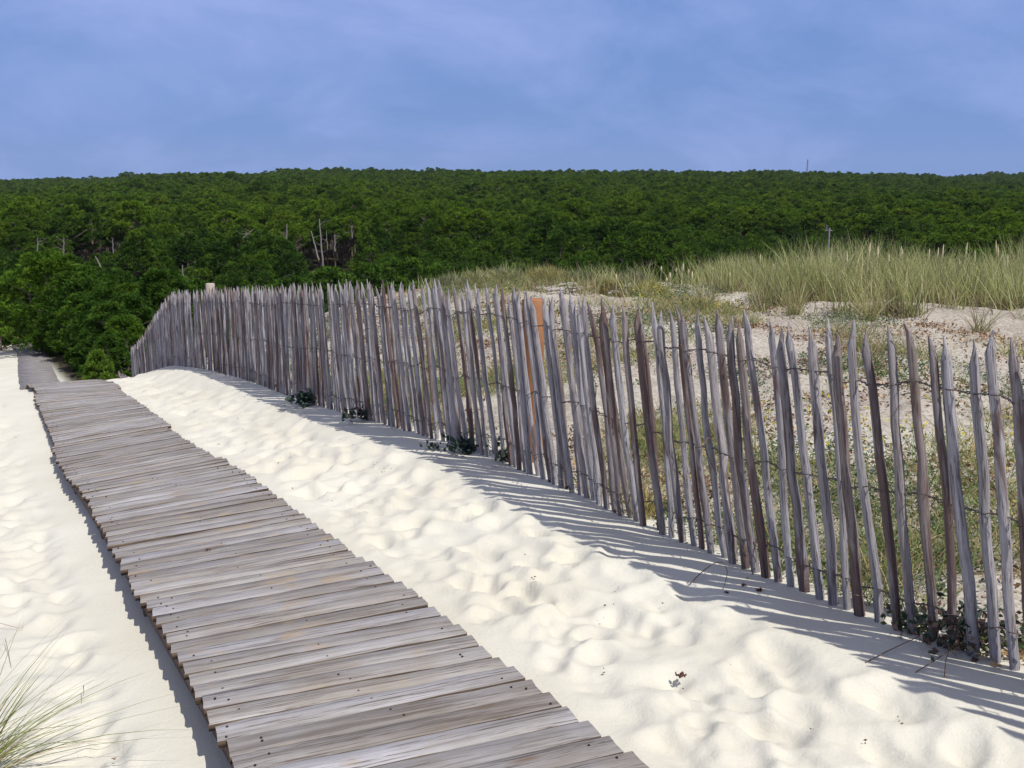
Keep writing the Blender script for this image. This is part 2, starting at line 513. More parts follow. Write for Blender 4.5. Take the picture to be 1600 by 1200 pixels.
M_GRASS = mat_leaf('marram_blades', (0.22, 0.25, 0.065), (0.50, 0.505, 0.17), (0.70, 0.66, 0.32), 0.4)
M_GRASSN = mat_leaf('corner_grass_blades', (0.07, 0.10, 0.025), (0.13, 0.17, 0.045), (0.25, 0.275, 0.095), 0.25)
M_STRAW = mat_leaf('dry_grass_blades', (0.22, 0.14, 0.085), (0.36, 0.27, 0.15), (0.50, 0.41, 0.25), 0.25)
M_SEED = mat_simple('seed_head', (0.52, 0.45, 0.28), (0.68, 0.60, 0.40), 40, 0.8, trans=0.15)
M_GRASSG = mat_leaf('short_green_blades', (0.07, 0.11, 0.035), (0.145, 0.20, 0.07), (0.28, 0.32, 0.14), 0.3)
M_GREEN = mat_leaf('creeping_leaves', (0.045, 0.085, 0.025), (0.085, 0.135, 0.040), (0.15, 0.20, 0.075), 0.2)
M_BLUEG = mat_leaf('sea_holly_leaves', (0.055, 0.085, 0.055), (0.10, 0.14, 0.095), (0.16, 0.20, 0.14), 0.15)
M_DARKL = mat_leaf('dark_shore_leaves', (0.025, 0.045, 0.030), (0.045, 0.070, 0.045), (0.08, 0.10, 0.065), 0.1)
M_YELLOW = mat_leaf('yellow_petals', (0.38, 0.30, 0.02), (0.50, 0.42, 0.03), (0.60, 0.52, 0.08), 0.2)
M_SHRUB = mat_leaf('grey_shrub_twigs', (0.10, 0.11, 0.055), (0.19, 0.20, 0.10), (0.29, 0.29, 0.15), 0.2)
M_BROWNT = mat_leaf('brown_twigs', (0.06, 0.035, 0.025), (0.13, 0.08, 0.055), (0.24, 0.17, 0.12), 0.05)
M_POLE = mat_simple('pole_concrete', (0.17, 0.165, 0.16), (0.25, 0.245, 0.24), 3, 0.8)
M_CONE = mat_simple('pine_cone', (0.06, 0.025, 0.02), (0.16, 0.075, 0.05), 50, 0.8)

# ================================================================== GROUND: one sheet out past the far ridge
def build_ground():
    r = [0.35]
    while r[-1] < 2600:
        x = r[-1]
        if x < 1.7: k = 0.10
        elif x < 7: k = 0.0052
        elif x < 22: k = 0.0066
        elif x < 60: k = 0.014
        else: k = 0.03
        r.append(x * (1 + k))
    r = np.array(r)
    a0, a1 = R(-52), R(48)                       # angle from +Y, positive to the right
    fine_a = np.linspace(a0, a1, 400)
    rest = np.linspace(a1, a0 + 2 * math.pi, 46)[1:-1]
    a = np.concatenate([fine_a, rest]); na = len(a)
    RR, AA = np.meshgrid(r, a, indexing='ij')
    X = RR * np.sin(AA); Y = RR * np.cos(AA)
    x = X.ravel(); y = Y.ravel()
    z = np.empty_like(x)
    nearm = RR.ravel() < 24
    z[nearm] = ground_rel(x[nearm], y[nearm], True)
    z[~nearm] = ground_rel(x[~nearm], y[~nearm])
    z += EYE
    V = np.stack([x, y, z], -1)
    i = np.arange(len(r) - 1)[:, None] * na; j = np.arange(na)[None, :]; j2 = (j + 1) % na
    F = np.stack([i + j, i + na + j, i + na + j2, i + j2], -1).reshape(-1, 4)
    me = mesh_np('sand_ground', V, F, M_SAND, smooth=True)
    s, t = to_st(x, y)
    rr = np.hypot(x, y)
    lit = sstep(3.02, 3.35, t) * sstep(26, 19, rr) * np.clip(0.75 + 0.8 * fbm(x * 0.7, y * 0.7, 3, 91), 0.1, 1)
    corr = sstep(3.2, 1.9, np.abs(t - 0.6)) * sstep(26, 22, s) + sstep(26, 27, s) * sstep(2.7, 2.2, t) * sstep(64, 54, s)
    left_sand = sstep(1.0, 0.2, t) * sstep(62, 50, s)
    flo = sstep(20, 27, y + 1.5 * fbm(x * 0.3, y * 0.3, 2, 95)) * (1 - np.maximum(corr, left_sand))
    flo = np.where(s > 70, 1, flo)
    for nm, val in (('litter', lit), ('floor', flo)):
        at = me.attributes.new(nm, 'FLOAT', 'POINT')
        at.data.foreach_set('value', val.astype(np.float32))
    link('ground', me, kind='structure')
build_ground()

# ================================================================== BOARDWALK
walk = bpy.data.objects.new('boardwalk', None); COL.objects.link(walk)
walk.location = (*to_xy(3.0, 1.1), EYE + float(deck_z(3.0)))
tag(walk, 'weathered grey plank boardwalk running down the white sand beside the fence', 'boardwalk')
SKEW = R(8.5)
PW, PT, PITCH_P = 0.1155, 0.030, 0.1235

def plank_mesh(i):
    L = 1.045 + rng.uniform(-0.012, 0.014); w = PW + rng.uniform(-0.008, 0.003); T = PT + rng.uniform(-0.003, 0.003)
    n = 11
    xs = np.linspace(-L / 2, L / 2, n)
    bow = 0.004 * np.cos(np.linspace(-1.5, 1.5, n)) * rng.uniform(-1, 1)
    b = 0.004
    prof = [(-w / 2 + b, 0), (0.0, 0.0), (w / 2 - b, 0), (w / 2, -b), (w / 2, -T), (-w / 2, -T), (-w / 2, -b)]
    m = len(prof)
    V = []
    for q, x in enumerate(xs):
        for k, (py, pz) in enumerate(prof):
            jy = rng.normal(0, 0.0013); jz = rng.normal(0, 0.0009)
            if k == 1: jz += cup[i % len(cup)]
            endr = 0.003 if q in (0, n - 1) and k in (0, 1, 2) else 0
            V.append((x + (rng.normal(0, 0.0015) if q in (0, n - 1) else 0), py + bow[q] + jy, pz + jz - endr))
    F = []
    for q in range(n - 1):
        for k in range(m):
            k2 = (k + 1) % m
            F.append((q * m + k, (q + 1) * m + k, (q + 1) * m + k2, q * m + k2))
    g = Geo()
    F = np.array(F)[:, ::-1]
    side = np.isin(np.arange(len(F)) % m, (3, 5))
    nn = g.n
    g.add(V, F[~side], 0)
    g.n = nn; g.add(np.zeros((0, 3)), F[side], 3); g.n = len(V)
    for e, rev in ((0, False), (n - 1, True)):
        C = np.array(V[e * m:(e + 1) * m]); ctr = C.mean(0)
        fc = np.array([(k, (k + 1) % m, m) for k in range(m)])
        g.add(np.vstack([C, ctr]), fc[:, ::-1] if rev else fc, 1)
    for x0 in (-L / 2 + 0.075, 0.0 + rng.normal(0, .01), L / 2 - 0.075):
        for y0 in (-0.026, 0.024):
            if rng.random() < (0.75 if abs(x0) < 0.1 else 0.35): continue
            cx, cy = x0 + rng.normal(0, 0.022), y0 + rng.normal(0, 0.009)
            a = np.arange(7) * 2 * math.pi / 7
            rr = 0.0042
            ring = np.stack([cx + rr * np.cos(a), cy + rr * np.sin(a), np.full(7, 0.0022)], -1)
            low = ring.copy(); low[:, 2] = -0.004
            V2 = np.vstack([ring, [[cx, cy, 0.0026]], low])
            g.add(V2, np.array([(k, (k + 1) % 7, 7) for k in range(7)]), 2)
            g.add(np.vstack([ring, low]), np.array([(k, k + 7, (k + 1) % 7 + 7, (k + 1) % 7) for k in range(7)]), 2)
    return g.build('plank', [M_PLANK, M_PEND, M_NAIL, M_PEDGE])
cup = [0.0012, -0.001, 0.002, 0.0, -0.0015]
plank_meshes = [plank_mesh(i) for i in range(16)]

def walk_t(s):                                   # centre line of the walk across the corridor
    return 1.115 + 0.17 * float(sstep(8, 18, np.array(s))) + 0.42 * float(sstep(20, 29, np.array(s))) + 0.5 * float(sstep(30, 46, np.array(s)))
def deck_frame(s, dt=0.0):
    x, y = to_xy(s, walk_t(s) + dt)
    sl = float((deck_z(s + 0.1) - deck_z(s - 0.1)) / 0.2)
    return Vector((x, y, EYE + float(deck_z(s)) + float(cross(s)) * dt / 1.035)), math.atan(sl)

winv = Matrix.Translation(-walk.location)
planks = []; s = -0.9; panel = 0; pj = (0, 0, 0); rest_V = []
far_planks = Geo()
k = 0
while s < 50:
    if k % 9 == 0:                               # panels of nine planks, each laid a little differently
        pj = (rng.normal(0, 0.012), rng.normal(0, R(0.35)), rng.normal(0, 0.003))
    p, sl = deck_frame(s, pj[0] + rng.normal(0, 0.004))
    p.z += pj[2] + rng.normal(0, 0.0016)
    rot = (Matrix.Rotation(A_PATH - SKEW + pj[1] + rng.normal(0, R(0.35)), 4, 'Z')
           @ Matrix.Rotation(sl + rng.normal(0, R(0.5)), 4, 'X') @ Matrix.Rotation(-math.atan(float(cross(s)) / 1.035) + rng.normal(0, R(0.25)), 4, 'Y'))
    M = Matrix.Translation(p) @ rot
    if rng.random() < 0.5: M = M @ Matrix.Rotation(math.pi, 4, 'Z')
    me = plank_meshes[rng.integers(len(plank_meshes))]
    if s < 18.9:
        o = link('plank', me, walk)
        o.matrix_local = winv @ M
    else:
        h, w2, t2 = 0.52, PW / 2, -PT
        B = [(x_, y_, z_) for x_ in (-h, h) for y_ in (-w2, w2) for z_ in (t2, 0)]
        B = [(winv @ M @ Vector(b))[:] for b in B]
        far_planks.add(B, [(0, 1, 3, 2), (4, 6, 7, 5), (0, 4, 5, 1), (2, 3, 7, 6), (1, 5, 7, 3), (0, 2, 6, 4)])
    k += 1
    s += PITCH_P + rng.normal(0, 0.0022)
link('planks', far_planks.build('far_planks', [M_PLANK]), walk, kind='stuff')
# three long stringers and short cross blocks under them
for dt in (-0.472, 0.0, 0.472):
    g = Geo()
    ss = np.arange(-0.9, 50.0, 0.5)
    P = [deck_frame(q, dt)[0] - walk.location + Vector((0, 0, -PT - 0.004)) for q in ss]
    hw = 0.022
    V = []
    for q in P:
        for (a, b) in ((-hw, -0.068), (hw, -0.068), (hw, 0), (-hw, 0)):
            V.append((q.x + NX * a, q.y + NY * a, q.z + b))
    F = []
    for i in range(len(P) - 1):
        for e in range(4):
            F.append((i * 4 + e, i * 4 + (e + 1) % 4, (i + 1) * 4 + (e + 1) % 4, (i + 1) * 4 + e))
    g.add(V, F)
    link('stringer', g.build('stringer', [M_BEAM]), walk)
def block_mesh():
    g = Geo(); h = 0.50
    B = [(x_, y_, z_) for x_ in (-h, h) for y_ in (-0.035, 0.035) for z_ in (-0.085, 0)]
    g.add(B, [(0, 1, 3, 2), (4, 6, 7, 5), (0, 4, 5, 1), (2, 3, 7, 6), (1, 5, 7, 3), (0, 2, 6, 4)])
    return g.build('support_block', [M_BEAM])
bm_ = block_mesh()
for q in (1.05, 2.98, 4.86, 6.55, 8.3, 10.2, 12.1, 14.0, 15.9, 17.8):
    p, sl = deck_frame(q)
    p.z -= PT + 0.061
    o = link('support_block', bm_, walk)
    o.matrix_local = winv @ Matrix.Translation(p) @ Matrix.Rotation(A_PATH - R(3), 4, 'Z') @ Matrix.Rotation(sl, 4, 'X') @ Matrix.Rotation(-math.atan(float(cross(q)) / 1.035), 4, 'Y')

# ================================================================== PICKET FENCE
fence = bpy.data.objects.new('picket_fence', None); COL.objects.link(fence)
fx, fy = to_xy(2.0, 2.95)
fence.location = (fx, fy, GF(fx, fy))
tag(fence, 'long fence of pointed grey split stakes bound with wire beside the sand path', 'fence')
FINV = -fence.location

fence_pts = [(-0.2, 3.02), (2.0, 3.02), (2.65, 2.96), (3.9, 2.955), (5.5, 3.0), (7.2, 2.93), (9.0, 2.88), (11.5, 2.96), (14.0, 3.02), (16.2, 2.87), (18.0, 3.0), (20.0, 3.05), (21.9, 3.0), (23.4, 3.05), (24.4, 3.08), (25.4, 3.05), (26.4, 3.05)]
fs_ = np.array([p[0] for p in fence_pts]); ft_ = np.array([p[1] for p in fence_pts])
fence_t = Curve1D(fs_, ft_)

def stake_mesh(i):
    H = 1.15 + rng.uniform(-0.022, 0.02)
    base = rng.uniform(0.0140, 0.0200)
    if i % 7 == 0: base *= 1.18
    nr = 12; m = 8
    zz = np.concatenate([np.linspace(-0.12, H - rng.uniform(0.075, 0.1), nr - 2), [H - 0.035, H]])
    ang = np.arange(m) * 2 * math.pi / m
    prof = 1 + rng.normal(0, 0.10, m)
    split = rng.uniform(0, 2 * math.pi)          # a split face makes one side flatter
    flat = 1 - rng.uniform(0.15, 0.5) * np.clip(np.cos(ang - split), 0, 1) ** 2
    wobx = np.cumsum(rng.normal(0, 0.0042, nr)); woby = np.cumsum(rng.normal(0, 0.0042, nr))
    wobx -= np.linspace(wobx[0], wobx[-1], nr); woby -= np.linspace(woby[0], woby[-1], nr)
    bow = rng.normal(0, 0.008); bd = rng.uniform(0, 6.28)
    tw = rng.normal(0, 0.25)
    V = []
    knot = rng.integers(2, nr - 3); kw = rng.uniform(1.08, 1.3) if rng.random() < 0.6 else 1.0
    pa = rng.uniform(0, 2 * math.pi)
    for k, z in enumerate(zz):
        f = (z + 0.12) / (H + 0.12)
        rad = base * (1.08 - 0.16 * f)
        if k == knot: rad *= kw
        if k == nr - 2: rad *= 0.62
        if k == nr - 1: rad *= 0.22
        b = bow * math.sin(math.pi * np.clip(f, 0, 1))
        ox = wobx[k] + b * math.cos(bd); oy = woby[k] + b * math.sin(bd)
        if k >= nr - 2:                          # the point is cut off-centre
            sh = base * (0.28 if k == nr - 2 else 0.5)
            ox += sh * math.cos(pa); oy += sh * math.sin(pa)
        a = ang + tw * f
        rr = rad * prof * flat * (1 + rng.normal(0, 0.03, m))
        if k >= nr - 2:
            rr = rr * (1 - 0.5 * np.abs(np.sin(ang - pa)))
        V.append(np.stack([ox + rr * np.cos(a), oy + rr * np.sin(a), np.full(m, z) + (rng.normal(0, 0.004, m) if k == nr - 3 else 0)], -1))
    V = np.concatenate(V)
    F = [(k * m + j, k * m + (j + 1) % m, (k + 1) * m + (j + 1) % m, (k + 1) * m + j) for k in range(nr - 1) for j in range(m)]
    g = Geo(); g.add(V, F)
    top = np.vstack([V[-m:], V[-m:].mean(0)])
    g.add(top, [(j, (j + 1) % m, m) for j in range(m)])
    return g.build('stake', [M_STAKE])
stake_meshes = [stake_mesh(i) for i in range(40)]

stakes = []
s = 0.85
lean_along = Curve1D([-1, 3, 6, 9, 12, 30], [0.09, 0.085, 0.07, 0.03, 0.0, 0.0])
lean_side = Curve1D([-1, 2, 4, 6, 8, 10, 30], [0.125, 0.125, 0.105, 0.075, 0.045, 0.0, 0.0])
while s < 25.2:
    t = float(fence_t(s)) + rng.normal(0, 0.006)
    x, y = to_xy(s, t)
    sink = 0.0
    if s > 22.45: sink = -0.72 + 0.1 * (s - 22.45)
    z = GF(x, y) + rng.normal(0, 0.011) + sink
    la = float(lean_along(s)) + rng.normal(0, 0.010); ls = float(lean_side(s)) + rng.normal(0, 0.009)
    up = Vector((DX * la - NX * ls, DY * la - NY * ls, 1)).normalized()
    stakes.append((s, Vector((x, y, z)), up, rng.integers(len(stake_meshes)), rng.uniform(0, 6.28)))
    gap = 0.0752 + rng.normal(0, 0.005)
    s += max(gap, 0.05)
near_stakes = stakes[:300]
for (s, p, up, mi, az) in near_stakes:
    o = link('stake', stake_meshes[mi], fence)
    q = up.to_track_quat('Z', 'Y').to_matrix().to_4x4()
    o.matrix_local = Matrix.Translation(p + FINV) @ q @ Matrix.Rotation(az, 4, 'Z')
if len(stakes) > 300:
    VV = []; FF = []; n0 = 0
    for (s, p, up, mi, az) in stakes[300:]:
        me = stake_meshes[mi]
        co = np.empty(len(me.vertices) * 3, np.float32); me.vertices.foreach_get('co', co); co = co.reshape(-1, 3)
        mt = np.array(Matrix.Translation(p + FINV) @ up.to_track_quat('Z', 'Y').to_matrix().to_4x4() @ Matrix.Rotation(az, 4, 'Z'))
        VV.append(co @ mt[:3, :3].T + mt[:3, 3])
        nq = 11 * 8
        FF.append(np.array([me.polygons[i].vertices[:] for i in range(nq)]) + n0); n0 += len(co)
    link('stakes', mesh_np('far_stakes', np.concatenate(VV), np.concatenate(FF), M_STAKE), fence, kind='stuff')

# three twisted pairs of wire, one strand in front and one behind every stake
for hz in (0.135, 0.53, 0.96):
    g = Geo()
    A = []; B = []; RA = []
    for i in range(len(stakes) - 1):
        s, p, up, mi, az = stakes[i]
        s2, p2, up2, _, _ = stakes[i + 1]
        sag = 0.012 * math.sin(i * 0.21 + hz * 7) + 0.006 * math.sin(i * 0.9 + hz * 3)
        c = p + up * (hz + sag); c2 = p2 + up2 * (hz + sag)
        sgn = 1 if i % 2 else -1
        off = Vector((NX, NY, 0))
        rad = 0.0215
        for lst, sg in ((A, sgn), (B, -sgn)):
            lst.append(c + off * rad * sg)
            for q in (0.34, 0.5, 0.66):
                ph = q * 4 * math.pi
                m_ = c.lerp(c2, q)
                lst.append(m_ + off * (0.0035 * math.cos(ph) * sg) + Vector((0, 0, 0.0035 * math.sin(ph) * sg)))
    for lst in (A, B):
        P = np.array([(v + FINV)[:] for v in lst])
        g.tube(P, 0.0023, 4)
    link('wire', g.build('wire', [M_WIRE]), fence)
# stray ends of wire that stick out
for (s, hz, dz, dn) in ((3.55, 1.0, -0.13, 0.05), (3.35, 0.6, -0.16, -0.04), (7.6, 0.78, -0.1, -0.05), (4.4, 0.72, -0.1, 0.06)):
    i = min(range(len(stakes)), key=lambda q: abs(stakes[q][0] - s))
    p, up = stakes[i][1], stakes[i][2]
    P = []
    for q in np.linspace(0, 1, 9):
        v = p + up * (hz + dz * q * q) + Vector((NX, NY, 0)) * (-0.03 + dn * math.sin(q * 2.6) - 0.02 * q) + Vector((DX, DY, 0)) * (0.03 * math.sin(q * 3) - 0.05 * q)
        P.append((v + FINV)[:])
    g = Geo(); g.tube(P, 0.003, 5)
    link('wire_end', g.build('wire_end', [M_BROWNT]), fence)
# posts behind the stakes
def post(u, v_top, y, rad, mat, lab, h):
    top = at_depth(u, v_top, y)
    zb = GF(top.x, top.y) - 0.25
    n = 14
    a = np.arange(n) * 2 * math.pi / n
    g = Geo()
    zs = [zb, (zb + top.z) / 2, top.z - 0.012, top.z]
    rs = [rad * 1.03, rad, rad * 0.99, rad * 0.9]
    V = np.concatenate([np.stack([top.x + r_ * np.cos(a) * (1 + 0.03 * np.sin(3 * a)), top.y + r_ * np.sin(a), np.full(n, z_)], -1) for z_, r_ in zip(zs, rs)])
    V = V + np.array(FINV[:])
    g.add(V, [(k * n + j, k * n + (j + 1) % n, (k + 1) * n + (j + 1) % n, (k + 1) * n + j) for k in range(3) for j in range(n)])
    g.add(np.vstack([V[-n:], V[-n:].mean(0)]), [(j, (j + 1) % n, n) for j in range(n)])
    link('post', g.build('post', [mat]), fence, label=lab)
post(833, 467, 6.42, 0.070, M_POST, 'round orange brown post behind the stakes', 1.2)
post(328, 443, 15.3, 0.068, M_POSTG, 'round post with a pale top showing just above the stakes', 1.3)
post(1676, 520, 3.36, 0.05, M_POSTG, None, 1.2)

# ================================================================== GRASS AND GROUND PLANTS
def blades(base, direc, length, width, bend, seg=3):
    """tapered bent strips: base (n,3), direc (n,3) unit, arrays for the rest"""
    n = len(base)
    hor = direc.copy(); hor[:, 2] = 0
    hn = np.linalg.norm(hor, axis=1)[:, None]
    rnd = rng.normal(0, 1, (n, 3)); rnd[:, 2] = 0
    hor = np.where(hn > 0.05, hor / (hn + 1e-9), rnd / (np.linalg.norm(rnd, axis=1)[:, None] + 1e-9))
    side = np.cross(direc, rng.normal(0, 1, (n, 3))); side /= np.linalg.norm(side, axis=1)[:, None] + 1e-9
    rows = []
    for q in range(seg + 1):
        f = q / seg
        c = base + direc * (length * f)[:, None] + (hor * (bend * f * f * length)[:, None]) - np.array([0, 0, 1.0]) * (bend * 0.45 * f ** 2.4 * length)[:, None]
        w = width * (1 - f) ** 0.7 * 0.5 if q < seg else width * 0.0
        rows.append((c, w))
    Vs = []
    for q, (c, w) in enumerate(rows):
        if q < seg:
            Vs.append(c - side * w[:, None]); Vs.append(c + side * w[:, None])
        else:
            Vs.append(c)
    V = np.stack(Vs, 1)                          # n, 2*seg+1, 3
    k = 2 * seg + 1
    o = np.arange(n)[:, None] * k
    Q = [np.stack([o[:, 0] + 2 * q, o[:, 0] + 2 * q + 1, o[:, 0] + 2 * q + 3, o[:, 0] + 2 * q + 2], -1) for q in range(seg - 1)]
    T3 = np.stack([o[:, 0] + 2 * seg - 2, o[:, 0] + 2 * seg - 1, o[:, 0] + 2 * seg], -1)
    return V.reshape(-1, 3), (np.concatenate(Q) if Q else None), T3

def ground_many(x, y):
    return ground_rel(x, y, False) + EYE

def rand_dir(n, spread):
    d = rng.normal(0, 1, (n, 3)) * spread; d[:, 2] = 1
    return d / np.linalg.norm(d, axis=1)[:, None]

def grass_field(name, mats, x, y, hmin, hmax, wid, spread, bend, lean=(0, 0), mfrac=None, seg=3, hscale=None):
    n = len(x)
    z = ground_many(x, y) - 0.02
    d = rand_dir(n, spread) + np.array([lean[0], lean[1], 0]); d /= np.linalg.norm(d, axis=1)[:, None]
    L = rng.uniform(hmin, hmax, n)
    if hscale is not None: L = L * hscale
    V, Q, T3 = blades(np.stack([x, y, z], -1), d, L, np.full(n, wid) * rng.uniform(0.6, 1.3, n), rng.uniform(0, bend, n), seg)
    F = [f for f in (Q, T3) if f is not None]
    fm = None
    if mfrac is not None:
        pick = (rng.random(n) < mfrac).astype(int)
        fm = np.concatenate([np.tile(pick, seg - 1), pick]) if Q is not None else pick
    return mesh_np(name, V, F, mats, fm)

# --- the tall marram stand along the dune crest
def marram_xy(n, fn):
    xs, ys = [], []
    while sum(map(len, xs)) < n:
        x = rng.uniform(-2.5, 15, n); y = rng.uniform(10.5, 16.8, n)
        keep = rng.random(n) < fn(x, y)
        xs.append(x[keep]); ys.append(y[keep])
    return np.concatenate(xs)[:n], np.concatenate(ys)[:n]
def marram_density(x, y):
    az = x / y
    front = 12.75 - 1.3 * sstep(0.15, 0.32, az) + 0.9 * vnoise(x * 0.8, y * 0, 5) * 2 + 0.6 * vnoise(x * 2.3, y * 0 + 3.1, 6) * 2
    d = sstep(front - 0.25, front + 0.5, y) * sstep(16.9, 16.0, y)
    clump = np.clip(0.20 + 3.0 * fbm(x * 1.5, y * 1.5, 2, 12), 0.015, 1)
    return d * clump * (0.22 + 0.78 * sstep(0.04, 0.2, az)) * sstep(-0.16, -0.04, az)
mx, my = marram_xy(24000, marram_density)
hs = (0.52 + 0.48 * sstep(0.03, 0.2, mx / my)) * (0.95 + 0.75 * vnoise(mx * 1.1, my * 1.1, 77))
me = grass_field('marram_grass', [M_GRASS, M_STRAW], mx, my, 0.34, 0.80, 0.0098, 0.16, 0.42, (-0.03, 0.05), 0.14, 4, hs)
link('dune_grass', me, kind='stuff', label='tall pale green marram grass along the dune crest behind the fence')
# dry brown skirts at its foot
n = 9000
bx, by = marram_xy(n, lambda x, y: marram_density(x, y) * sstep(14.6, 13.0, y))
me = grass_field('dry_skirt', [M_STRAW, M_BROWNT], bx, by, 0.10, 0.34, 0.009, 0.45, 0.7, (0, -0.08), 0.6, 3)
link('dry_grass', me, kind='stuff', label='dry brown grass around the foot of the marram')

# --- separate tussocks that stand in front of the stand
def tussock_mesh(n, h0, h1, spread, dry, wid=0.007, mats=None, bend=0.5, foot=0.09):
    a = rng.uniform(0, 6.28, n); r_ = foot * np.sqrt(rng.random(n))
    base = np.stack([r_ * np.cos(a), r_ * np.sin(a), np.full(n, -0.03)], -1)
    d = rand_dir(n, spread); d[:, 0] += base[:, 0] * 1.8; d[:, 1] += base[:, 1] * 1.8
    d /= np.linalg.norm(d, axis=1)[:, None]
    V, Q, T3 = blades(base, d, rng.uniform(h0, h1, n), np.full(n, wid) * rng.uniform(0.6, 1.3, n), rng.uniform(0, bend, n), 4)
    pick = (rng.random(n) < dry).astype(int)
    return mesh_np('tussock', V, [Q, T3], mats or [M_GRASS, M_STRAW], np.concatenate([np.tile(pick, 3), pick]))
tus = [tussock_mesh(130, 0.35, 0.75, 0.22, 0.35), tussock_mesh(90, 0.3, 0.62, 0.3, 0.6), tussock_mesh(70, 0.2, 0.5, 0.3, 0.4)]
for (u, v, i, sc, lab) in ((1532, 520, 1, 0.85, 'lone straw coloured grass tussock on bare sand before the marram'),
                           (1356, 500, 0, 0.8, 'pale grass tussock on the sand left of the lone straw coloured one'),
                           (1240, 492, 0, 0.85, 'green grass tussock at the front left edge of the tall marram'),
                           (1100, 487, 0, 0.8, 'loose grass tussock behind the fence below the low shrubs'),
                           (1584, 560, 2, 0.9, 'small dry tussock at the right photo edge behind the fence'),
                           (1355, 572, 2, 0.8, 'thin grass tuft among yellow flowers behind the near stakes')):
    p = on_ground(u, v)
    o = link('grass_tussock', tus[i], None, p, lab, 'grass tussock', 'separate grass tussocks behind the fence')
    o.scale = (sc,) * 3; o.rotation_euler = (0, 0, rng.uniform(0, 6.28))

# --- seed heads: pale spikes rising out of the marram
def seed_mesh(h):
    g = Geo()
    P = np.array([(0, 0, 0), (0.006, 0, h * 0.5), (0.012, 0.003, h * 0.74)])
    g.tube(P, 0.0035, 4, 0)
    zz = np.linspace(h * 0.72, h, 6)
    g.tube(np.stack([0.012 + 0.01 * (zz - zz[0]), 0.003 + 0 * zz, zz], -1), [0.004, 0.0105, 0.0125, 0.0115, 0.008, 0.002], 6, 0)
    return g.build('seed_head', [M_SEED])
seeds = [seed_mesh(h) for h in (0.78, 0.9, 1.0)]
for (u, v) in ((1033, 422), (1041, 436), (1048, 425), (1057, 418), (1064, 410), (1075, 420), (1081, 424), (1110, 425), (1136, 438), (1143, 424), (1170, 426), (1187, 396), (1210, 412), (1235, 402),
               (1262, 413), (1308, 400), (1326, 392), (1356, 378), (1374, 384), (1389, 396), (1409, 384), (1413, 389), (1452, 388), (1462, 386), (1471, 381), (1506, 378), (1528, 390), (1564, 374), (1567, 383), (1577, 396), (963, 428), (1500, 405)):
    yy = rng.uniform(13.2, 15.6)
    top = at_depth(u, v, yy)
    gz = G(top.x, top.y)
    i = int(rng.integers(3)); h = (0.78, 0.9, 1.0)[i]
    o = link('seed_head', seeds[i], None, (top.x, top.y, gz - 0.02), 'pale upright seed head rising out of the marram on the dune crest', 'seed head', 'seed heads above the dune grass')
    o.scale = (1, 1, max(0.3, (top.z - gz + 0.02) / h))
    o.rotation_euler = (rng.normal(0, 0.05), rng.normal(0, 0.05), rng.uniform(0, 6.28))

# --- low green plants, thin grass, litter and yellow flowers on the sand behind the fence
def strip_xy(n, fn, t0=3.06, t1=9.0, s0=-0.6, s1=14.5):
    xs, ys = [], []; c = 0
    while c < n:
        s = rng.uniform(s0, s1, n * 2); t = t0 + (t1 - t0) * rng.random(n * 2) ** 1.25
        x, y = to_xy(s, t)
        keep = (rng.random(n * 2) < fn(x, y, s, t)) & (x / np.maximum(y, 1) < 0.62) & (y > 1.8)
        xs.append(x[keep]); ys.append(y[keep]); c += keep.sum()
    return np.concatenate(xs)[:n], np.concatenate(ys)[:n]
clumpf = lambda sc, sd, lo=0.0: (lambda x, y, s, t: np.clip(lo + 2.2 * fbm(x * sc, y * sc, 3, sd) , 0, 1))
def leaf_cloud(name, mats, x, y, per, rad, size, zup, mpick=None):
    n = len(x)
    cx = np.repeat(x, per); cy = np.repeat(y, per)
    sz = np.repeat(rng.uniform(0.6, 1.3, n), per)
    ox = rng.normal(0, rad, n * per) * sz; oy = rng.normal(0, rad, n * per) * sz
    px, py = cx + ox, cy + oy
    z = ground_many(px, py) + rng.uniform(0.0, 1.0, n * per) ** 1.5 * zup * sz
    C = np.stack([px, py, z], -1)
    a = rng.normal(0, 1, (n * per, 3)); a[:, 2] = np.abs(a[:, 2]) * 0.6; a /= np.linalg.norm(a, axis=1)[:, None]
    b = np.cross(a, rng.normal(0, 1, (n * per, 3))); b /= np.linalg.norm(b, axis=1)[:, None] + 1e-9
    s_ = (size * rng.uniform(0.5, 1.3, n * per))[:, None]
    V = np.stack([C, C + a * s_ * 0.5 + b * s_ * 0.28, C + a * s_, C + a * s_ * 0.5 - b * s_ * 0.28], 1).reshape(-1, 3)
    F = np.arange(n * per * 4).reshape(-1, 4)
    fm = np.repeat((rng.random(n) < mpick).astype(int), per) if mpick is not None else None
    return mesh_np(name, V, F, mats, fm)

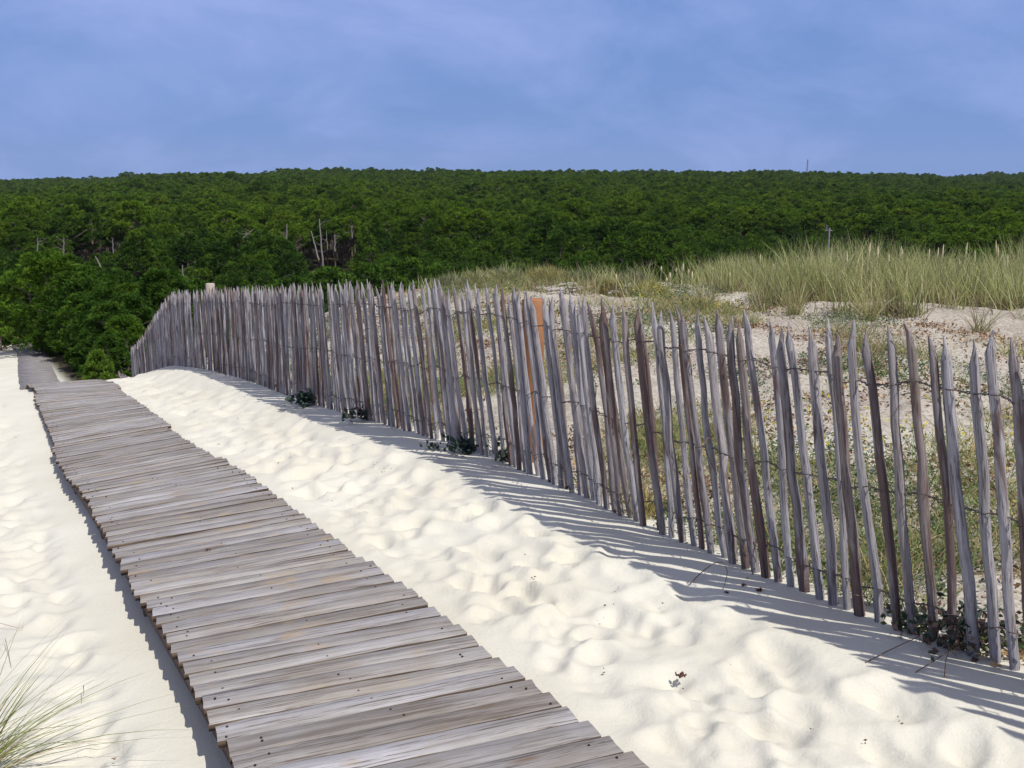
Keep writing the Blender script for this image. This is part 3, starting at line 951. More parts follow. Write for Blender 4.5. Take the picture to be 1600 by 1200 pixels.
x, y = strip_xy(2300, clumpf(1.1, 101, 0.12))
link('ground_cover', leaf_cloud('ground_cover', [M_GREEN, M_BLUEG], x, y, 34, 0.055, 0.021, 0.09, 0.35), kind='stuff', label='low green creeping plants on the sand behind the fence')
x, y = strip_xy(26000, clumpf(0.9, 111, 0.14), t1=8.0, s1=12.5)
link('short_grass', grass_field('short_grass', [M_GRASSG, M_STRAW], x, y, 0.07, 0.30, 0.0055, 0.5, 0.6, (0, 0), 0.3, 3), kind='stuff', label='thin green and dry grass behind the stakes')
x, y = strip_xy(3000, clumpf(1.3, 121, 0.35), s1=15)
link('plant_litter', leaf_cloud('plant_litter', [M_BROWNT, M_STRAW], x, y, 14, 0.075, 0.03, 0.03, 0.35), kind='stuff', label='dark twigs and leaf litter strewn over the sand behind the fence')
def yellow_fn(x, y, s, t):
    return np.clip(2.5 * fbm(x * 0.7 + 3, y * 0.7, 2, 131) + 0.05, 0, 1) * sstep(4.0, 5.0, t)
x, y = strip_xy(130, yellow_fn, t0=4.2, t1=8.0, s0=2, s1=12)
link('yellow_flowers', leaf_cloud('yellow_flowers', [M_YELLOW, M_GREEN], x, y, 26, 0.06, 0.028, 0.22, 0.35), kind='stuff', label='small yellow flowers growing on the sand behind the fence')

# --- shrubs on the crest left of the marram
def mound_mesh(n, rx, rz, mats, frac, L=0.16, wid=0.007):
    a = rng.uniform(0, 6.28, n); c = rng.uniform(0.0, 1.0, n)
    r_ = np.sqrt(1 - c * c) * rng.uniform(0.55, 1.0, n)
    base = np.stack([rx * r_ * np.cos(a), rx * r_ * np.sin(a) * 0.8, rz * c * rng.uniform(0.5, 1, n) - 0.05], -1)
    d = base / np.array([rx, rx, rz * 1.4]) + rng.normal(0, 0.35, (n, 3)); d[:, 2] += 0.5
    d /= np.linalg.norm(d, axis=1)[:, None]
    V, Q, T3 = blades(base, d, rng.uniform(0.5, 1.2, n) * L, np.full(n, wid), rng.uniform(0, 0.3, n), 2)
    pick = (rng.random(n) < frac).astype(int)
    return mesh_np('shrub', V, [Q, T3], mats, np.concatenate([pick, pick]))
mounds = [mound_mesh(1700, 0.42, 0.26, [M_SHRUB, M_GRASS], 0.25), mound_mesh(1500, 0.38, 0.24, [M_SHRUB, M_BROWNT], 0.30), mound_mesh(1500, 0.46, 0.24, [M_SHRUB, M_YELLOW], 0.05)]
for (u, v, y_, i, sc, lab) in ((742, 462, 14.0, 2, 0.75, 'low yellowish shrub at the left end of the dune crest'),
                           (790, 462, 14.2, 0, 0.9, 'low grey green shrub left of the driftwood on the crest'),
                           (852, 455, 14.6, 2, 0.95, 'rounded yellow green shrub just behind the driftwood pile'),
                           (905, 455, 14.6, 0, 0.8, 'small pale shrub right of the driftwood pile'),
                           (945, 462, 13.6, 1, 0.9, 'grey brown shrub left of the two pale logs'),
                           (992, 448, 14.5, 1, 1.0, 'grey twiggy shrub behind the two pale logs'),
                           (1012, 462, 13.6, 0, 0.8, 'pale green shrub at the left foot of the marram'),
                           (700, 452, 14.9, 0, 0.7, 'small shrub behind the stakes where the crest meets the forest')):
    p = at_depth(u, v, y_)
    o = link('dune_shrub', mounds[i], None, (p.x, p.y, G(p.x, p.y)), lab, 'shrub', 'low shrubs on the dune crest')
    o.scale = (sc, sc, sc); o.rotation_euler = (0, 0, rng.uniform(0, 6.28))

# --- driftwood on the crest
def branch_obj(a, b, r0, lab, name='driftwood_branch', cat='driftwood', group='driftwood on the dune crest', mat=None, fork=True, wob=0.012):
    a.z = max(a.z, G(a.x, a.y) + r0 + 0.02); b.z = max(b.z, G(b.x, b.y) + r0 + 0.04)
    c = (a + b) / 2
    P = []
    k = 9
    w1 = rng.normal(0, wob, (k, 3)); w1[0] = w1[-1] = 0
    for q in range(k):
        P.append(np.array((a.lerp(b, q / (k - 1)) - c)[:]) + w1[q])
    P = np.array(P)
    g = Geo(); g.tube(P, np.linspace(r0, r0 * 0.45, k), 7)
    if fork:
        for q in (5, 6):
            d = P[-1] - P[0]; d = d / np.linalg.norm(d)
            e = P[q] + d * 0.16 + rng.normal(0, 0.035, 3) + np.array([0, 0, 0.015])
            g.tube(np.array([P[q], (P[q] + e) / 2 + rng.normal(0, 0.01, 3), e]), [r0 * 0.5, r0 * 0.35, r0 * 0.15], 5)
    return link(name, g.build(name, [mat or M_DRIFT], True), None, c, lab, cat, group)
for (u0, v0, u1, v1, y_, r_, lab) in ((838, 464, 897, 443, 13.3, 0.022, 'dark upper branch of the driftwood pile, its forked end raised'),
                                  (848, 464, 902, 450, 13.2, 0.026, 'thick pale branch in the middle of the driftwood pile'),
                                  (856, 467, 888, 458, 13.0, 0.020, 'short lower branch of the driftwood pile'),
                                  (884, 463, 912, 459, 13.1, 0.016, 'thin pale stick at the right foot of the driftwood pile'),
                                  (948, 462, 982, 454, 13.4, 0.020, 'longer of two pale logs lying between grey shrubs'),
                                  (950, 466, 986, 460, 13.3, 0.014, 'thin pale log lying just below the longer one'),
                                  (974, 447, 998, 446, 13.9, 0.022, 'short white log lying behind the grey shrub')):
    branch_obj(at_depth(u0, v0, y_), at_depth(u1, v1, y_ + 0.15), r_, lab)

# --- plants at the foot of the fence, on the path side
def clump_obj(u, v, n, rad, up, size, mats, lab, pick=0.2):
    p = on_ground(u, v)
    a = rng.normal(0, 1, (n, 3)); a[:, 2] = np.abs(a[:, 2]) * 0.8; a /= np.linalg.norm(a, axis=1)[:, None]
    C = np.stack([rng.normal(0, rad, n), rng.normal(0, rad * 0.7, n), rng.random(n) * up], -1)
    b = np.cross(a, rng.normal(0, 1, (n, 3))); b /= np.linalg.norm(b, axis=1)[:, None]
    s_ = (size * rng.uniform(0.5, 1.2, n))[:, None]
    V = np.stack([C, C + a * s_ * 0.5 + b * s_ * 0.3, C + a * s_, C + a * s_ * 0.5 - b * s_ * 0.3], 1).reshape(-1, 3)
    me = mesh_np('clump', V, np.arange(n * 4).reshape(-1, 4), mats, (rng.random(n) < pick).astype(int))
    return link('shore_plant', me, None, p, lab, 'plant', 'small plants at the foot of the fence')
clump_obj(488, 632, 170, 0.10, 0.10, 0.08, [M_DARKL, M_BLUEG], 'largest dark green plant on shaded sand where the stakes turn dense')
clump_obj(462, 606, 80, 0.10, 0.10, 0.07, [M_DARKL, M_BROWNT], 'low dark plant tucked under the dense far stakes')
clump_obj(566, 658, 90, 0.09, 0.09, 0.07, [M_DARKL, M_BROWNT], 'flat dark plant just right of the largest one at the fence foot')
clump_obj(724, 706, 120, 0.07, 0.08, 0.06, [M_DARKL, M_BLUEG], 'dark leafy plant at the fence foot left of the orange post')
clump_obj(795, 722, 110, 0.05, 0.10, 0.06, [M_DARKL, M_BLUEG], 'dark plant at the fence foot just below the orange post')
clump_obj(676, 703, 40, 0.03, 0.04, 0.04, [M_DARKL, M_BROWNT], 'tiny dark sprig on shaded sand left of the leafy plant')
clump_obj(1500, 1010, 520, 0.075, 0.12, 0.034, [M_BROWNT, M_DARKL], 'dark tangle of brushwood at the foot of the nearest stakes', 0.45)
clump_obj(1425, 985, 120, 0.05, 0.07, 0.035, [M_GREEN, M_DARKL], 'small bright green plant beside the brushwood at the nearest stakes', 0.4)
p = on_ground(1002, 806)
o = link('grass_tussock', tussock_mesh(110, 0.12, 0.33, 0.3, 0.65, 0.005), None, p, 'brownish grass tuft growing through the stakes right of the orange post', 'grass tussock', 'separate grass tussocks behind the fence')
p = on_ground(1028, 800)
o = link('grass_tussock', tussock_mesh(90, 0.10, 0.26, 0.3, 0.9, 0.004, [M_GRASS, M_BROWNT]), None, p, 'rusty dry tuft just right of the brownish tuft at the stakes', 'grass tussock', 'separate grass tussocks behind the fence')

# grass clump in the near left corner
p = on_ground(-60, 1215, 1.6)
n = 170
a = rng.uniform(0, 6.28, n); r_ = 0.10 * np.sqrt(rng.random(n))
base = np.stack([r_ * np.cos(a), r_ * np.sin(a), np.full(n, -0.03)], -1)
d = rand_dir(n, 0.34) + np.array([0.42, 0.10, 0]); d /= np.linalg.norm(d, axis=1)[:, None]
V, Q, T3 = blades(base, d, rng.uniform(0.18, 0.62, n), np.full(n, 0.0046) * rng.uniform(0.6, 1.3, n), rng.uniform(0.05, 0.7, n), 6)
pk = (rng.random(n) < 0.1).astype(int)
link('grass_clump', mesh_np('grass_clump', V, [Q, T3], [M_GRASSN, M_STRAW], np.concatenate([np.tile(pk, 5), pk])), None, p, 'green grass clump leaning in from the near left corner on white sand', 'grass clump')

# --- small things lying on sand and deck
def bit(u, v, size, lab, cat, name, mat, n=26, flat=0.6, lift=0.0, group=None):
    p = on_ground(u, v)
    g = Geo()
    for k in range(n):
        c = rng.normal(0, size * 0.17, 3); c[2] = abs(c[2]) * flat
        a = rng.normal(0, 1, 3); a /= np.linalg.norm(a); b = np.cross(a, rng.normal(0, 1, 3)); b /= np.linalg.norm(b)
        h = size * rng.uniform(0.2, 0.45)
        e = np.cross(a, b) * h * 0.18
        g.add([c - a * h * .5, c + b * h * .3 + e, c + a * h * .5, c - b * h * .3 + e, c + e * 2], [(0, 1, 4), (1, 2, 4), (2, 3, 4), (3, 0, 4), (1, 0, 3), (2, 1, 3)])
    return link(name, g.build(name, [mat]), None, p + Vector((0, 0, 0.004 + lift)), lab, cat, group)
bit(1065, 1058, 0.045, 'brown pine cone scrap alone on the sunlit sand path', 'pine cone', 'cone_scrap', M_CONE)
bit(1162, 916, 0.03, 'dark flat scrap on shaded sand left of the larger one', 'debris', 'bark_scrap', M_CONE)
bit(1186, 925, 0.034, 'dark round scrap on shaded sand near the stakes', 'debris', 'bark_scrap', M_CONE)
bit(1135, 928, 0.024, 'small dark scrap under the curved dry stalk', 'debris', 'bark_scrap', M_CONE)
bit(179, 1188, 0.022, 'tiny tan leaf on the sand near the grass clump', 'leaf', 'dry_leaf', M_POST, 8)
def surface_ray_deck(u, v):
    d = sight(u, v)
    ys = np.linspace(2, 14, 4000); kk = ys / d[1]
    s, t = to_st(d[0] * kk, ys)
    hit = np.where(d[2] * kk <= deck_z(s) + cross(s) * (t - 1.115) / 1.035)[0][0]
    return Vector((d[0] * kk[hit], ys[hit], d[2] * kk[hit] + EYE))
o = bit(326, 861, 0.04, 'brown bark chip lying on the boardwalk planks', 'bark chip', 'bark_chip', M_CONE, 10)
o.location = surface_ray_deck(326, 861) + Vector((0, 0, 0.006))

def stalk(pts, r_, lab, mat, lift=None, group='dry stalks on the sand'):
    P = [on_ground(u, v) + Vector((0, 0, h)) for (u, v, h) in pts]
    c = P[0].copy()
    Pn = np.array([(q - c)[:] for q in P])
    k = np.linspace(0, len(P) - 1, len(P) * 5)
    S = np.stack([np.interp(k, np.arange(len(P)), Pn[:, i]) for i in range(3)], -1)
    for _ in range(3):
        S[1:-1] = (S[:-2] + S[1:-1] * 2 + S[2:]) / 4
    g = Geo(); g.tube(S, np.linspace(r_, r_ * 0.5, len(S)), 5)
    return link('dry_stalk', g.build('dry_stalk', [mat], True), None, c, lab, 'stalk', group)
stalk([(1078, 914, 0.003), (1095, 902, 0.02), (1115, 896, 0.05), (1130, 898, 0.06), (1137, 908, 0.04), (1130, 922, 0.004)], 0.0026, 'curved dark stalk arching over the edge of the fence shadow', M_BROWNT)
stalk([(1352, 1037, 0.003), (1395, 1018, 0.012), (1450, 1000, 0.03), (1500, 985, 0.08)], 0.0022, 'long straight dry stalk reaching from the brushwood across the shadow', M_BROWNT)
stalk([(1430, 1052, 0.003), (1468, 1036, 0.02), (1505, 1024, 0.05)], 0.002, 'shorter dry stalk below the long straight one', M_BROWNT)
stalk([(1475, 1060, 0.003), (1477, 1040, 0.03), (1492, 1026, 0.06)], 0.002, 'bent dry stalk standing below the brushwood', M_BROWNT)
stalk([(1522, 1030, 0.02), (1560, 1034, 0.03), (1602, 1040, 0.03)], 0.003, 'pale straw lying along the foot of the nearest stakes', M_STRAW)
stalk([(10, 1015, 0.05), (14, 1028, 0.03), (18, 1046, 0.003)], 0.0014, 'short dark wisp of grass on the sand above the corner clump', M_BROWNT)
stalk([(131, 1076, 0.015), (131, 1089, 0.003)], 0.0015, 'tiny dark twig on the sand right of the corner clump', M_BROWNT)
stalk([(0, 975, 0.003), (18, 981, 0.008), (34, 986, 0.01), (38, 978, 0.02)], 0.0014, 'fine tan stem at the left edge on pale sand', M_STRAW)
# fine specks of debris on the open sand
n = 150
s_ = rng.uniform(1.5, 17, n); t_ = np.where(rng.random(n) < 0.55, rng.uniform(1.75, 2.9, n), rng.uniform(-2.5, 0.4, n))
x, y = to_xy(s_, t_)
link('sand_specks', leaf_cloud('sand_specks', [M_CONE, M_BROWNT], x, y, 2, 0.012, 0.013, 0.004, 0.5), kind='stuff', label='fine dark specks scattered over the open sand')

# ================================================================== PINES
def pine_geo(kind, tufts, blades_per, tl, tw, seed):
    """crown and trunk geometry of one pine, height normalised to 1"""
    r = np.random.default_rng(seed)
    if kind == 'young':
        zb, zt, rad = 0.04, 0.95, 0.42; nl = 95
        zeta = r.random(nl) ** 0.9
        prof = np.where(zeta < 0.25, 0.75 + zeta, 1.0 - 0.85 * np.clip((zeta - 0.25) / 0.75, 0, 1) ** 1.5)
    elif kind == 'mature':
        zb, zt, rad = 0.56, 0.97, 0.28; nl = 62
        zeta = r.random(nl) ** 0.75
        prof = np.sqrt(np.clip(1 - (zeta * 0.98) ** 2.2, 0.02, 1)) * np.clip(0.55 + zeta * 2, 0, 1)
    else:
        zb, zt, rad = 0.30, 0.95, 0.33; nl = 40
        zeta = r.random(nl) ** 0.75
        prof = np.sqrt(np.clip(1 - zeta ** 2.2, 0.03, 1))
    az = r.uniform(0, 6.28, nl) + np.arange(nl) * 2.4
    rho = rad * prof * np.sqrt(r.uniform(0.35, 1.0, nl)) * (1 + 0.25 * np.sin(az * 2 + seed))
    C = np.stack([rho * np.cos(az), rho * np.sin(az), zb + (zt - zb) * zeta], -1)
    lr = rad * r.uniform(0.11, 0.22, nl)
    li = r.integers(0, nl, tufts)
    d = r.normal(0, 1, (tufts, 3)); d[:, 2] += 0.7
    d /= np.linalg.norm(d, axis=1)[:, None]
    P = C[li] + d * (lr[li] * r.uniform(0.55, 1.08, tufts))[:, None] * np.array([1, 1, 0.72])
    out = P.copy(); out[:, 2] = 0; out /= np.linalg.norm(out, axis=1)[:, None] + 1e-6
    ax = d * 0.55 + np.array([0, 0, 0.75]) + out * 0.25
    ax /= np.linalg.norm(ax, axis=1)[:, None]
    n = tufts * blades_per
    PB = np.repeat(P, blades_per, 0); AX = np.repeat(ax, blades_per, 0)
    dv = AX + r.normal(0, 0.55, (n, 3)); dv /= np.linalg.norm(dv, axis=1)[:, None]
    L = tl * r.uniform(0.6, 1.25, n)
    sd_ = np.cross(dv, r.normal(0, 1, (n, 3))); sd_ /= np.linalg.norm(sd_, axis=1)[:, None] + 1e-9
    w = tw * r.uniform(0.7, 1.3, n)
    V = np.stack([PB - dv * (L * 0.12)[:, None], PB + dv * (L * 0.55)[:, None] + sd_ * w[:, None], PB + dv * L[:, None], PB + dv * (L * 0.55)[:, None] - sd_ * w[:, None]], 1)
    lt = r.random(nl); tt = np.clip(0.5 * lt[li] + 0.5 * r.random(tufts), 0, 1)
    crown = (V.reshape(-1, 3), np.arange(n * 4).reshape(-1, 4), np.repeat(np.clip((tt - 0.5) * 1.5 + 0.5, 0, 1), blades_per * 4))
    g = Geo()
    k = 7
    bx = np.cumsum(r.normal(0, 0.012, k)); by = np.cumsum(r.normal(0, 0.012, k)); bx -= bx[0]; by -= by[0]
    zz = np.linspace(-0.04, 0.92, k)
    tr = 0.016 if kind != 'young' else 0.018
    g.tube(np.stack([bx, by, zz], -1), np.linspace(tr, tr * 0.3, k), 6)
    for q in range(0, nl, 3):
        c = C[q]
        z0 = max(0.05, c[2] - rho[q] * 0.55)
        o_ = np.array([np.interp(z0, zz, bx), np.interp(z0, zz, by), z0])
        m_ = (o_ + c) / 2 + np.array([0, 0, -0.015])
        g.tube(np.array([o_, m_, c]), [0.006, 0.0045, 0.002], 4, cap=False)
    if kind == 'mature':                         # dead lower limbs
        for q in range(7):
            z0 = r.uniform(0.28, 0.58); a_ = r.uniform(0, 6.28); l_ = r.uniform(0.06, 0.2)
            o_ = np.array([np.interp(z0, zz, bx), np.interp(z0, zz, by), z0])
            e = o_ + np.array([math.cos(a_) * l_, math.sin(a_) * l_, r.uniform(-0.02, 0.05)])
            g.tube(np.array([o_, (o_ + e) / 2 + r.normal(0, 0.008, 3), e]), [0.004, 0.003, 0.001], 3, cap=False)
    return crown, g

def pine_pair(kind, tufts, bp, tl, tw, seed, mat):
    (V, F, T), g = pine_geo(kind, tufts, bp, tl, tw, seed)
    me = mesh_np('crown', V, F, mat)
    me.attributes.new('tone', 'FLOAT', 'POINT').data.foreach_set('value', T.astype(np.float32))
    return me, g.build('trunk', [M_BARK])
def pine_single(kind, tufts, bp, tl, tw, seed, mat):
    (V, F, T), g = pine_geo(kind, tufts, bp, tl, tw, seed)
    nb = g.n
    g2 = Geo(); g2.v = list(g.v); g2.f3 = list(g.f3); g2.f4 = list(g.f4); g2.m3 = list(g.m3); g2.m4 = list(g.m4); g2.n = g.n
    g2.add(V, F, 1)
    me = g2.build('pine_copy', [M_BARK, mat])
    me.attributes.new('tone', 'FLOAT', 'POINT').data.foreach_set('value', np.concatenate([np.zeros(nb), T]).astype(np.float32))
    return me

near_var = [pine_pair('young', 2000, 11, 0.042, 0.0044, 11 + i, M_NEEDLE) for i in range(4)]
young_var = [pine_pair('young', 1300, 9, 0.042, 0.0060, 31 + i, M_NEEDLE) for i in range(5)]
mature_var = [pine_pair('mature', 1500, 8, 0.034, 0.0042, 51 + i, M_NEEDLE2) for i in range(5)]
far_single = [pine_single('far', 520, 6, 0.055, 0.0095, 71 + i, M_NEEDLE2) for i in range(5)]
young_single = [pine_single('young', 1000, 7, 0.05, 0.0068, 81 + i, M_NEEDLE) for i in range(3)]
mature_single = [pine_single('mature', 900, 7, 0.038, 0.0065, 91 + i, M_NEEDLE2) for i in range(4)]

def occluder(u):                                 # lowest picture row in which the forest shows
    return np.interp(u, [-400, 60, 75, 190, 212, 290, 330, 500, 700, 760, 1030, 1200, 2000], [540, 540, 595, 590, 515, 455, 445, 440, 452, 445, 432, 410, 395])

cand = []
def jitter_grid(y0, y1, sp, half):
    pts = []
    y = y0
    while y < y1:
        x = -half(y)
        while x < half(y):
            pts.append((x + rng.uniform(-0.42, 0.42) * sp, y + rng.uniform(-0.42, 0.42) * sp))
            x += sp
        y += sp
    return np.array(pts)
half = lambda y: 0.58 * y + 14
EDGE = 140.0
pY = jitter_grid(24, EDGE, 3.1, half)
pM = jitter_grid(EDGE, 330, 3.0, half)
pF = jitter_grid(330, 1000, 3.3, half)
xs = np.concatenate([pY[:, 0], pM[:, 0], pF[:, 0]]); ys = np.concatenate([pY[:, 1], pM[:, 1], pF[:, 1]])
kd = np.concatenate([np.zeros(len(pY)), np.ones(len(pM)), np.full(len(pF), 2)])
# mature trees begin nearer or farther; young ones climb into them on the right
az = xs / ys
edge_shift = 26 * fbm(az * 7, az * 0 + 2.2, 3, 201) + 40 * sstep(0.0, 0.12, az) * sstep(0.45, 0.3, az)
ismat = (ys > EDGE + edge_shift) & (kd < 2)
kd = np.where(kd < 2, np.where(ismat, 1, 0), kd)
gz = ground_rel(xs, ys) + EYE
hgt = np.where(kd == 0, rng.uniform(3.0, 5.2, len(xs)) * np.interp(ys, [24, 32, 45, 80, 140], [0.32, 0.5, 0.72, 0.95, 1.2]),
               np.where(kd == 1, rng.uniform(5.8, 8.0, len(xs)), rng.uniform(5.4, 7.6, len(xs))))
hgt *= 1 + 0.5 * fbm(xs * 0.07, ys * 0.07, 2, 211)
hgt *= rng.uniform(0.85, 1.12, len(xs))
s_, t_ = to_st(xs, ys)
ok = ~((kd > 0) & (fbm(xs * 0.05, ys * 0.05, 3, 221) > 0.22) & (rng.random(len(xs)) < 0.6))
ok &= ~((t_ < 2.9) & (s_ < 47))
ok &= ~((t_ < -0.5) & (s_ < 58))
ok &= ~((t_ < 5.0) & (s_ < 27.5))
ok &= gz - EYE < -3.6
pu, pv = project(xs, ys, gz + hgt)
pub, pvb = project(xs, ys, gz)
# the gap at the forest edge through which trunks show
kd = np.where((pu > 455) & (pu < 565) & (ys > 90) & (ys < 141), 0, kd)
ingap = (pu > 455) & (pu < 565) & (ys > 90) & (ys < EDGE + 12)
ok &= ~(ingap & (ys > 141))
hgt = np.where(ingap & (ys <= 141), np.where(ys > 118, 1.7, hgt * 0.36), hgt)
pu, pv = project(xs, ys, gz + hgt)
ok &= ~((pu > 95) & (pu < 200) & (ys > 96) & (ys < EDGE + 6) & (pv < 392))
occ = occluder(pu)
rad_px = hgt * 0.42 * 1600 / ys
vis = ok & (pu > -60 - rad_px) & (pu < 1660 + rad_px) & (pv < occ + 6)
ok &= (pu > -700) & (pu < 2300) & (pv < occ + 60)
size = hgt * hgt / (ys * ys) * np.where(kd == 1, 0.8, 1.0) * np.clip((occ - pv) / (pvb - pv + 1), 0.05, 1)
score = np.where(vis & (kd < 2), size, -1)
order = np.argsort(-score)
indiv = [i for i in order[:287] if score[i] > 0]
iset = set(indiv)
ydist = {0: 'young', 1: 'mature'}
for i in indiv:
    y_ = ys[i]
    if kd[i] == 0:
        pair = near_var[rng.integers(4)] if y_ < 62 else young_var[rng.integers(5)]
        if y_ < 62:
            lab, grp = 'dense dark green young pine in the thicket beyond the far end of the boardwalk', 'young pines beyond the end of the boardwalk'
        else:
            side = 'above the dense far stakes' if pu[i] < 500 else ('right of the dark gap, above the middle stakes' if pu[i] < 740 else ('behind the driftwood and low shrubs' if pu[i] < 1020 else 'behind the tall marram'))
            lab, grp = 'bushy green young pine ' + side, 'young pines ' + side
    else:
        pair = mature_var[rng.integers(5)]
        side = 'left of the dark gap with the bare trunks' if pu[i] < 455 else ('behind the dark gap with the bare trunks' if pu[i] < 570 else ('right of the dark gap, behind the low crest shrubs' if pu[i] < 1020 else ('behind the left half of the tall marram' if pu[i] < 1297 else 'behind the marram, right of the grey pole')))
        lab, grp = 'tall pine in the forest front ' + side, 'tall pines of the forest front ' + side
    root = bpy.data.objects.new('pine_tree', None); COL.objects.link(root)
    root.location = (xs[i], ys[i], gz[i] - 0.05)
    wsc = 1.0 if kd[i] == 0 else 0.95
    fat = rng.uniform(0.9, 1.2) * (1.25 if kd[i] == 0 and y_ < 62 else 1.0)
    root.scale = (hgt[i] * fat, hgt[i] * fat, hgt[i])
    root.rotation_euler = (0, 0, rng.uniform(0, 6.28))
    tag(root, lab, 'pine tree', grp)
    link('crown', pair[0], root); link('trunk', pair[1], root)

# low pines that crowd the right edge of the lower walk
for k_, (s1, h1) in enumerate(((29.5, 1.5), (31.2, 2.0), (33.0, 2.3), (34.9, 2.2), (36.8, 2.6), (38.9, 2.5), (41.0, 2.9), (43.2, 2.8), (45.5, 3.1), (48.0, 3.0))):
    x1, y1 = to_xy(s1, 3.55 + rng.uniform(-0.15, 0.45) + 0.02 * (s1 - 29))
    root = bpy.data.objects.new('pine_tree', None); COL.objects.link(root)
    root.location = (x1, y1, G(x1, y1) - 0.05); root.scale = (h1 * 1.25, h1 * 1.25, h1); root.rotation_euler = (0, 0, rng.uniform(0, 6.28))
    tag(root, 'low dark young pine crowding the right edge of the lower boardwalk', 'pine tree', 'low pines along the lower boardwalk')
    pair = near_var[k_ % 4]
    link('crown', pair[0], root); link('trunk', pair[1], root)

# one bright young pine just beyond the deck
p = at_depth(152, 548, 25.5)
root = bpy.data.objects.new('pine_tree', None); COL.objects.link(root)
zb = G(p.x, p.y)
hh = max(0.9, p.z - zb)
root.location = (p.x, p.y, zb - 0.05); root.scale = (hh * 0.95, hh * 0.95, hh)
tag(root, 'small bright green pine bush just beyond the far end of the boardwalk', 'pine tree')
c_, t_m = pine_pair('young', 1100, 9, 0.10, 0.010, 23, M_NEEDLEB)
link('crown', c_, root); link('trunk', t_m, root)

# the rest of the forest reads as one mass
src = bpy.data.collections.new('forest_source')
srcs = far_single + young_single + mature_single
for i, me in enumerate(srcs):
    o = bpy.data.objects.new('pine_source_%02d' % i, me); src.objects.link(o)
restm = np.array([i for i in np.where(ok)[0] if i not in iset])
pick = np.where(kd[restm] == 2, rng.integers(0, 5, len(restm)), np.where(kd[restm] == 0, 5 + rng.integers(0, 3, len(restm)), 8 + rng.integers(0, 4, len(restm))))
fm = bpy.data.meshes.new('pine_forest')
P = np.stack([xs[restm], ys[restm], gz[restm] - 0.05], -1).astype(np.float32)
fm.vertices.add(len(P)); fm.vertices.foreach_set('co', P.ravel())
def addattr(me, nm, typ, vals, key):
    at = me.attributes.new(nm, typ, 'POINT'); at.data.foreach_set(key, np.asarray(vals).ravel())
addattr(fm, 'pick', 'INT', pick.astype(np.int32), 'value')
fat = rng.uniform(0.9, 1.25, len(restm))
addattr(fm, 'size', 'FLOAT_VECTOR', np.stack([hgt[restm] * fat, hgt[restm] * fat, hgt[restm]], -1).astype(np.float32), 'vector')
addattr(fm, 'turn', 'FLOAT_VECTOR', np.stack([rng.normal(0, .04, len(restm)), rng.normal(0, .04, len(restm)), rng.uniform(0, 6.28, len(restm))], -1).astype(np.float32), 'vector')
fo = link('pine_forest', fm, kind='stuff', label='dense green pine forest covering the hills behind the dune')
ng = bpy.data.node_groups.new('forest_nodes', 'GeometryNodeTree')
ng.interface.new_socket('Geometry', in_out='INPUT', socket_type='NodeSocketGeometry')
ng.interface.new_socket('Geometry', in_out='OUTPUT', socket_type='NodeSocketGeometry')
gi = ng.nodes.new('NodeGroupInput'); go = ng.nodes.new('NodeGroupOutput')
ci = ng.nodes.new('GeometryNodeCollectionInfo'); ci.inputs[0].default_value = src
ci.inputs[1].default_value = True; ci.inputs[2].default_value = True
ip = ng.nodes.new('GeometryNodeInstanceOnPoints')
def named(nm, typ):
    q = ng.nodes.new('GeometryNodeInputNamedAttribute'); q.data_type = typ; q.inputs[0].default_value = nm
    return [o for o in q.outputs if o.enabled][0]
ng.links.new(gi.outputs[0], ip.inputs['Points'])
ng.links.new(ci.outputs[0], ip.inputs['Instance'])
ip.inputs['Pick Instance'].default_value = True
ng.links.new(named('pick', 'INT'), ip.inputs['Instance Index'])
ng.links.new(named('turn', 'FLOAT_VECTOR'), ip.inputs['Rotation'])
ng.links.new(named('size', 'FLOAT_VECTOR'), ip.inputs['Scale'])
ng.links.new(ip.outputs[0], go.inputs[0])
md = fo.modifiers.new('forest', 'NODES'); md.node_group = ng

# ================================================================== BARE TRUNKS, POLE, MAST
def snag(u0, v0, u1, v1, y_, r_, lab, limbs=4, mat=None):
    top = at_depth(u0, v0, y_); bot = at_depth(u1, v1, y_)
    k = 9
    P = np.array([np.array((bot.lerp(top, q / (k - 1)) - bot)[:]) for q in range(k)])
    P[1:-1, 0] += rng.normal(0, 0.03, k - 2); r_ = r_ * 0.72
    root = bpy.data.objects.new('bare_tree', None); COL.objects.link(root); root.location = bot
    tag(root, lab, 'bare tree', 'bare pale trunks at the forest edge')
    g = Geo(); g.tube(P, np.linspace(r_, r_ * 0.55, k), 6)
    link('trunk', g.build('trunk', [mat or M_DEAD]), root)
    for q in range(limbs):
        z = 0.35 + 0.6 * rng.random()
        i = int(z * (k - 1)); s0 = P[i]
        e = s0 + np.array([rng.choice([-1, 1]) * rng.uniform(0.5, 1.5), rng.normal(0, 0.4), rng.uniform(0.0, 0.7)])
        g = Geo(); g.tube(np.array([s0, (s0 + e) / 2 + rng.normal(0, 0.12, 3), e]), [r_ * 0.22, r_ * 0.15, r_ * 0.06], 4)
        link('limb', g.build('limb', [mat or M_DEAD]), root)
snag(499, 342, 505, 424, 128, 0.17, 'tallest bare pale trunk standing in the dark gap of the forest edge', 6)
snag(486, 361, 498, 406, 127, 0.15, 'leaning bare trunk just left of the tallest one in the dark gap', 1)
snag(523, 366, 523, 393, 129, 0.13, 'short bare trunk right of the tallest one in the dark gap', 3)
snag(448, 350, 448, 380, 131, 0.13, 'bare trunk left of the dark gap under flat crowns', 4)
snag(510, 360, 512, 390, 134, 0.08, 'thin dim trunk between the tallest and the short one', 1)
snag(550, 352, 550, 372, 133, 0.10, 'small trunk at the right end of the dark gap', 2)
snag(59, 372, 58, 398, 128, 0.12, 'first pale trunk from the left under the forest edge', 4)
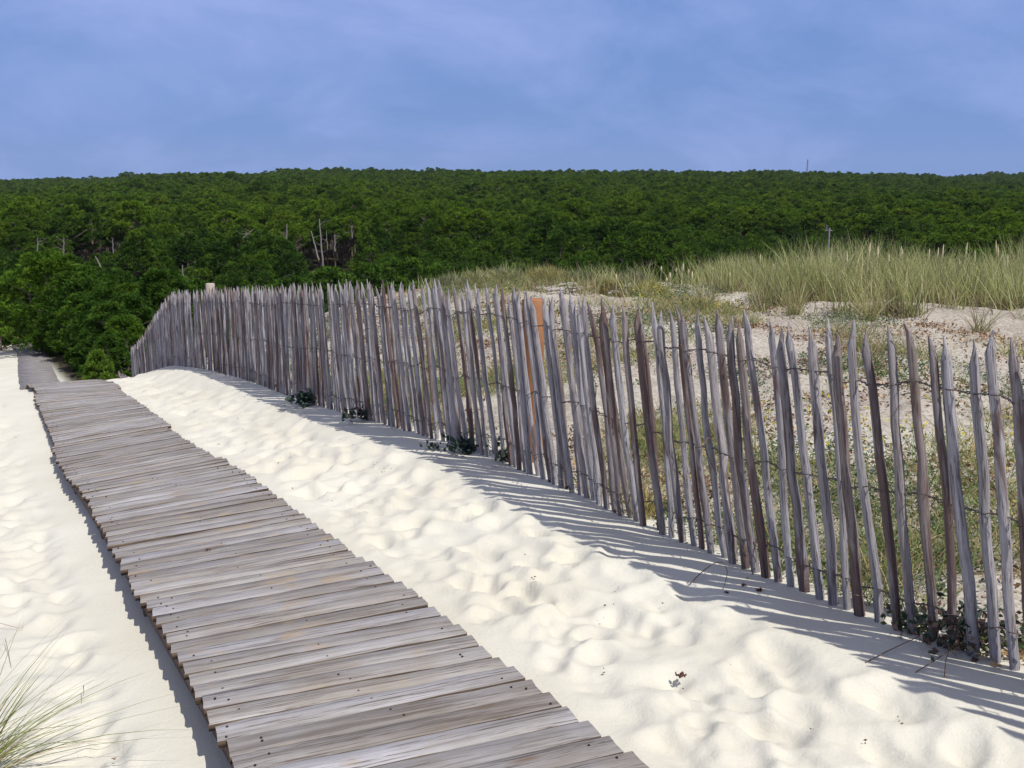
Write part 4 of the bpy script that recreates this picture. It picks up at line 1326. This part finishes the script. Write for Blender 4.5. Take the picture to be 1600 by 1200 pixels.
snag(100, 372, 99, 402, 127, 0.12, 'second pale trunk from the left under the forest edge', 5)
snag(149, 400, 161, 425, 112, 0.13, 'white curved bare trunk leaning over the young pines', 0)
snag(176, 372, 177, 396, 130, 0.10, 'thin trunk right of the white curved one', 2)
snag(285, 414, 288, 460, 84, 0.10, 'bare trunk rising just above the far fence corner', 2)
snag(396, 358, 380, 372, 128, 0.10, 'grey leafless crown of a dead pine left of the gap', 6)

p = at_depth(1296, 356, 118); pb = at_depth(1296, 396, 118)
zb = G(p.x, p.y)
pole = bpy.data.objects.new('utility_pole', None); COL.objects.link(pole); pole.location = (p.x, p.y, zb)
tag(pole, 'thin grey pole standing before the dark trees above the marram', 'pole')
H = p.z - zb
g = Geo(); g.tube(np.array([(0, 0, -0.3), (0, 0, H * 0.5), (0, 0, H)]), [0.16, 0.14, 0.11], 8)
link('shaft', g.build('shaft', [M_POLE]), pole)
g = Geo(); g.tube(np.array([(-0.45, 0, H - 0.35), (0, 0.0, H - 0.25), (0.35, 0, H - 0.35)]), 0.06, 5)
g.tube(np.array([(-0.30, 0, H - 0.3), (-0.32, 0, H + 0.35)]), 0.06, 5)
link('crossarm', g.build('crossarm', [M_POLE]), pole)

p = at_depth(1262, 250, 800)
zb = G(p.x, p.y)
mast = bpy.data.objects.new('radio_mast', None); COL.objects.link(mast); mast.location = (p.x, p.y, zb)
tag(mast, 'tiny thin mast rising above the far forest skyline', 'mast')
H = p.z - zb
g = Geo()
for a_ in range(3):
    c = (0.6 * math.cos(a_ * 2.09), 0.6 * math.sin(a_ * 2.09))
    g.tube(np.array([(c[0], c[1], 0), (c[0] * 0.5, c[1] * 0.5, H)]), 0.12, 4)
link('lattice', g.build('lattice', [M_BEAM]), mast)
g = Geo()
for zz in np.arange(2, H, 2.0):
    g.tube(np.array([(-0.6, 0, zz), (0.6, 0.1, zz + 1)]), 0.07, 3)
link('brace', g.build('brace', [M_BEAM]), mast)

# ================================================================== AIR
def haze_box():
    x0, x1, y0, y1, z0, z1 = -1500, 1500, -60, 2650, -60, 45
    V = [(x, y, z) for x in (x0, x1) for y in (y0, y1) for z in (z0, z1)]
    me = mesh_np('haze', V, np.array([(0, 1, 3, 2), (4, 6, 7, 5), (0, 4, 5, 1), (2, 3, 7, 6), (1, 5, 7, 3), (0, 2, 6, 4)]), [])
    m = bpy.data.materials.new('haze'); m.use_nodes = True
    t = m.node_tree; t.nodes.clear()
    o = t.nodes.new('ShaderNodeOutputMaterial'); v = t.nodes.new('ShaderNodeVolumePrincipled')
    v.inputs['Color'].default_value = (0.80, 0.88, 1.0, 1)
    v.inputs['Density'].default_value = 0.00004
    t.links.new(v.outputs[0], o.inputs['Volume'])
    me.materials.append(m)
    link('haze', me, kind='stuff')
haze_box()
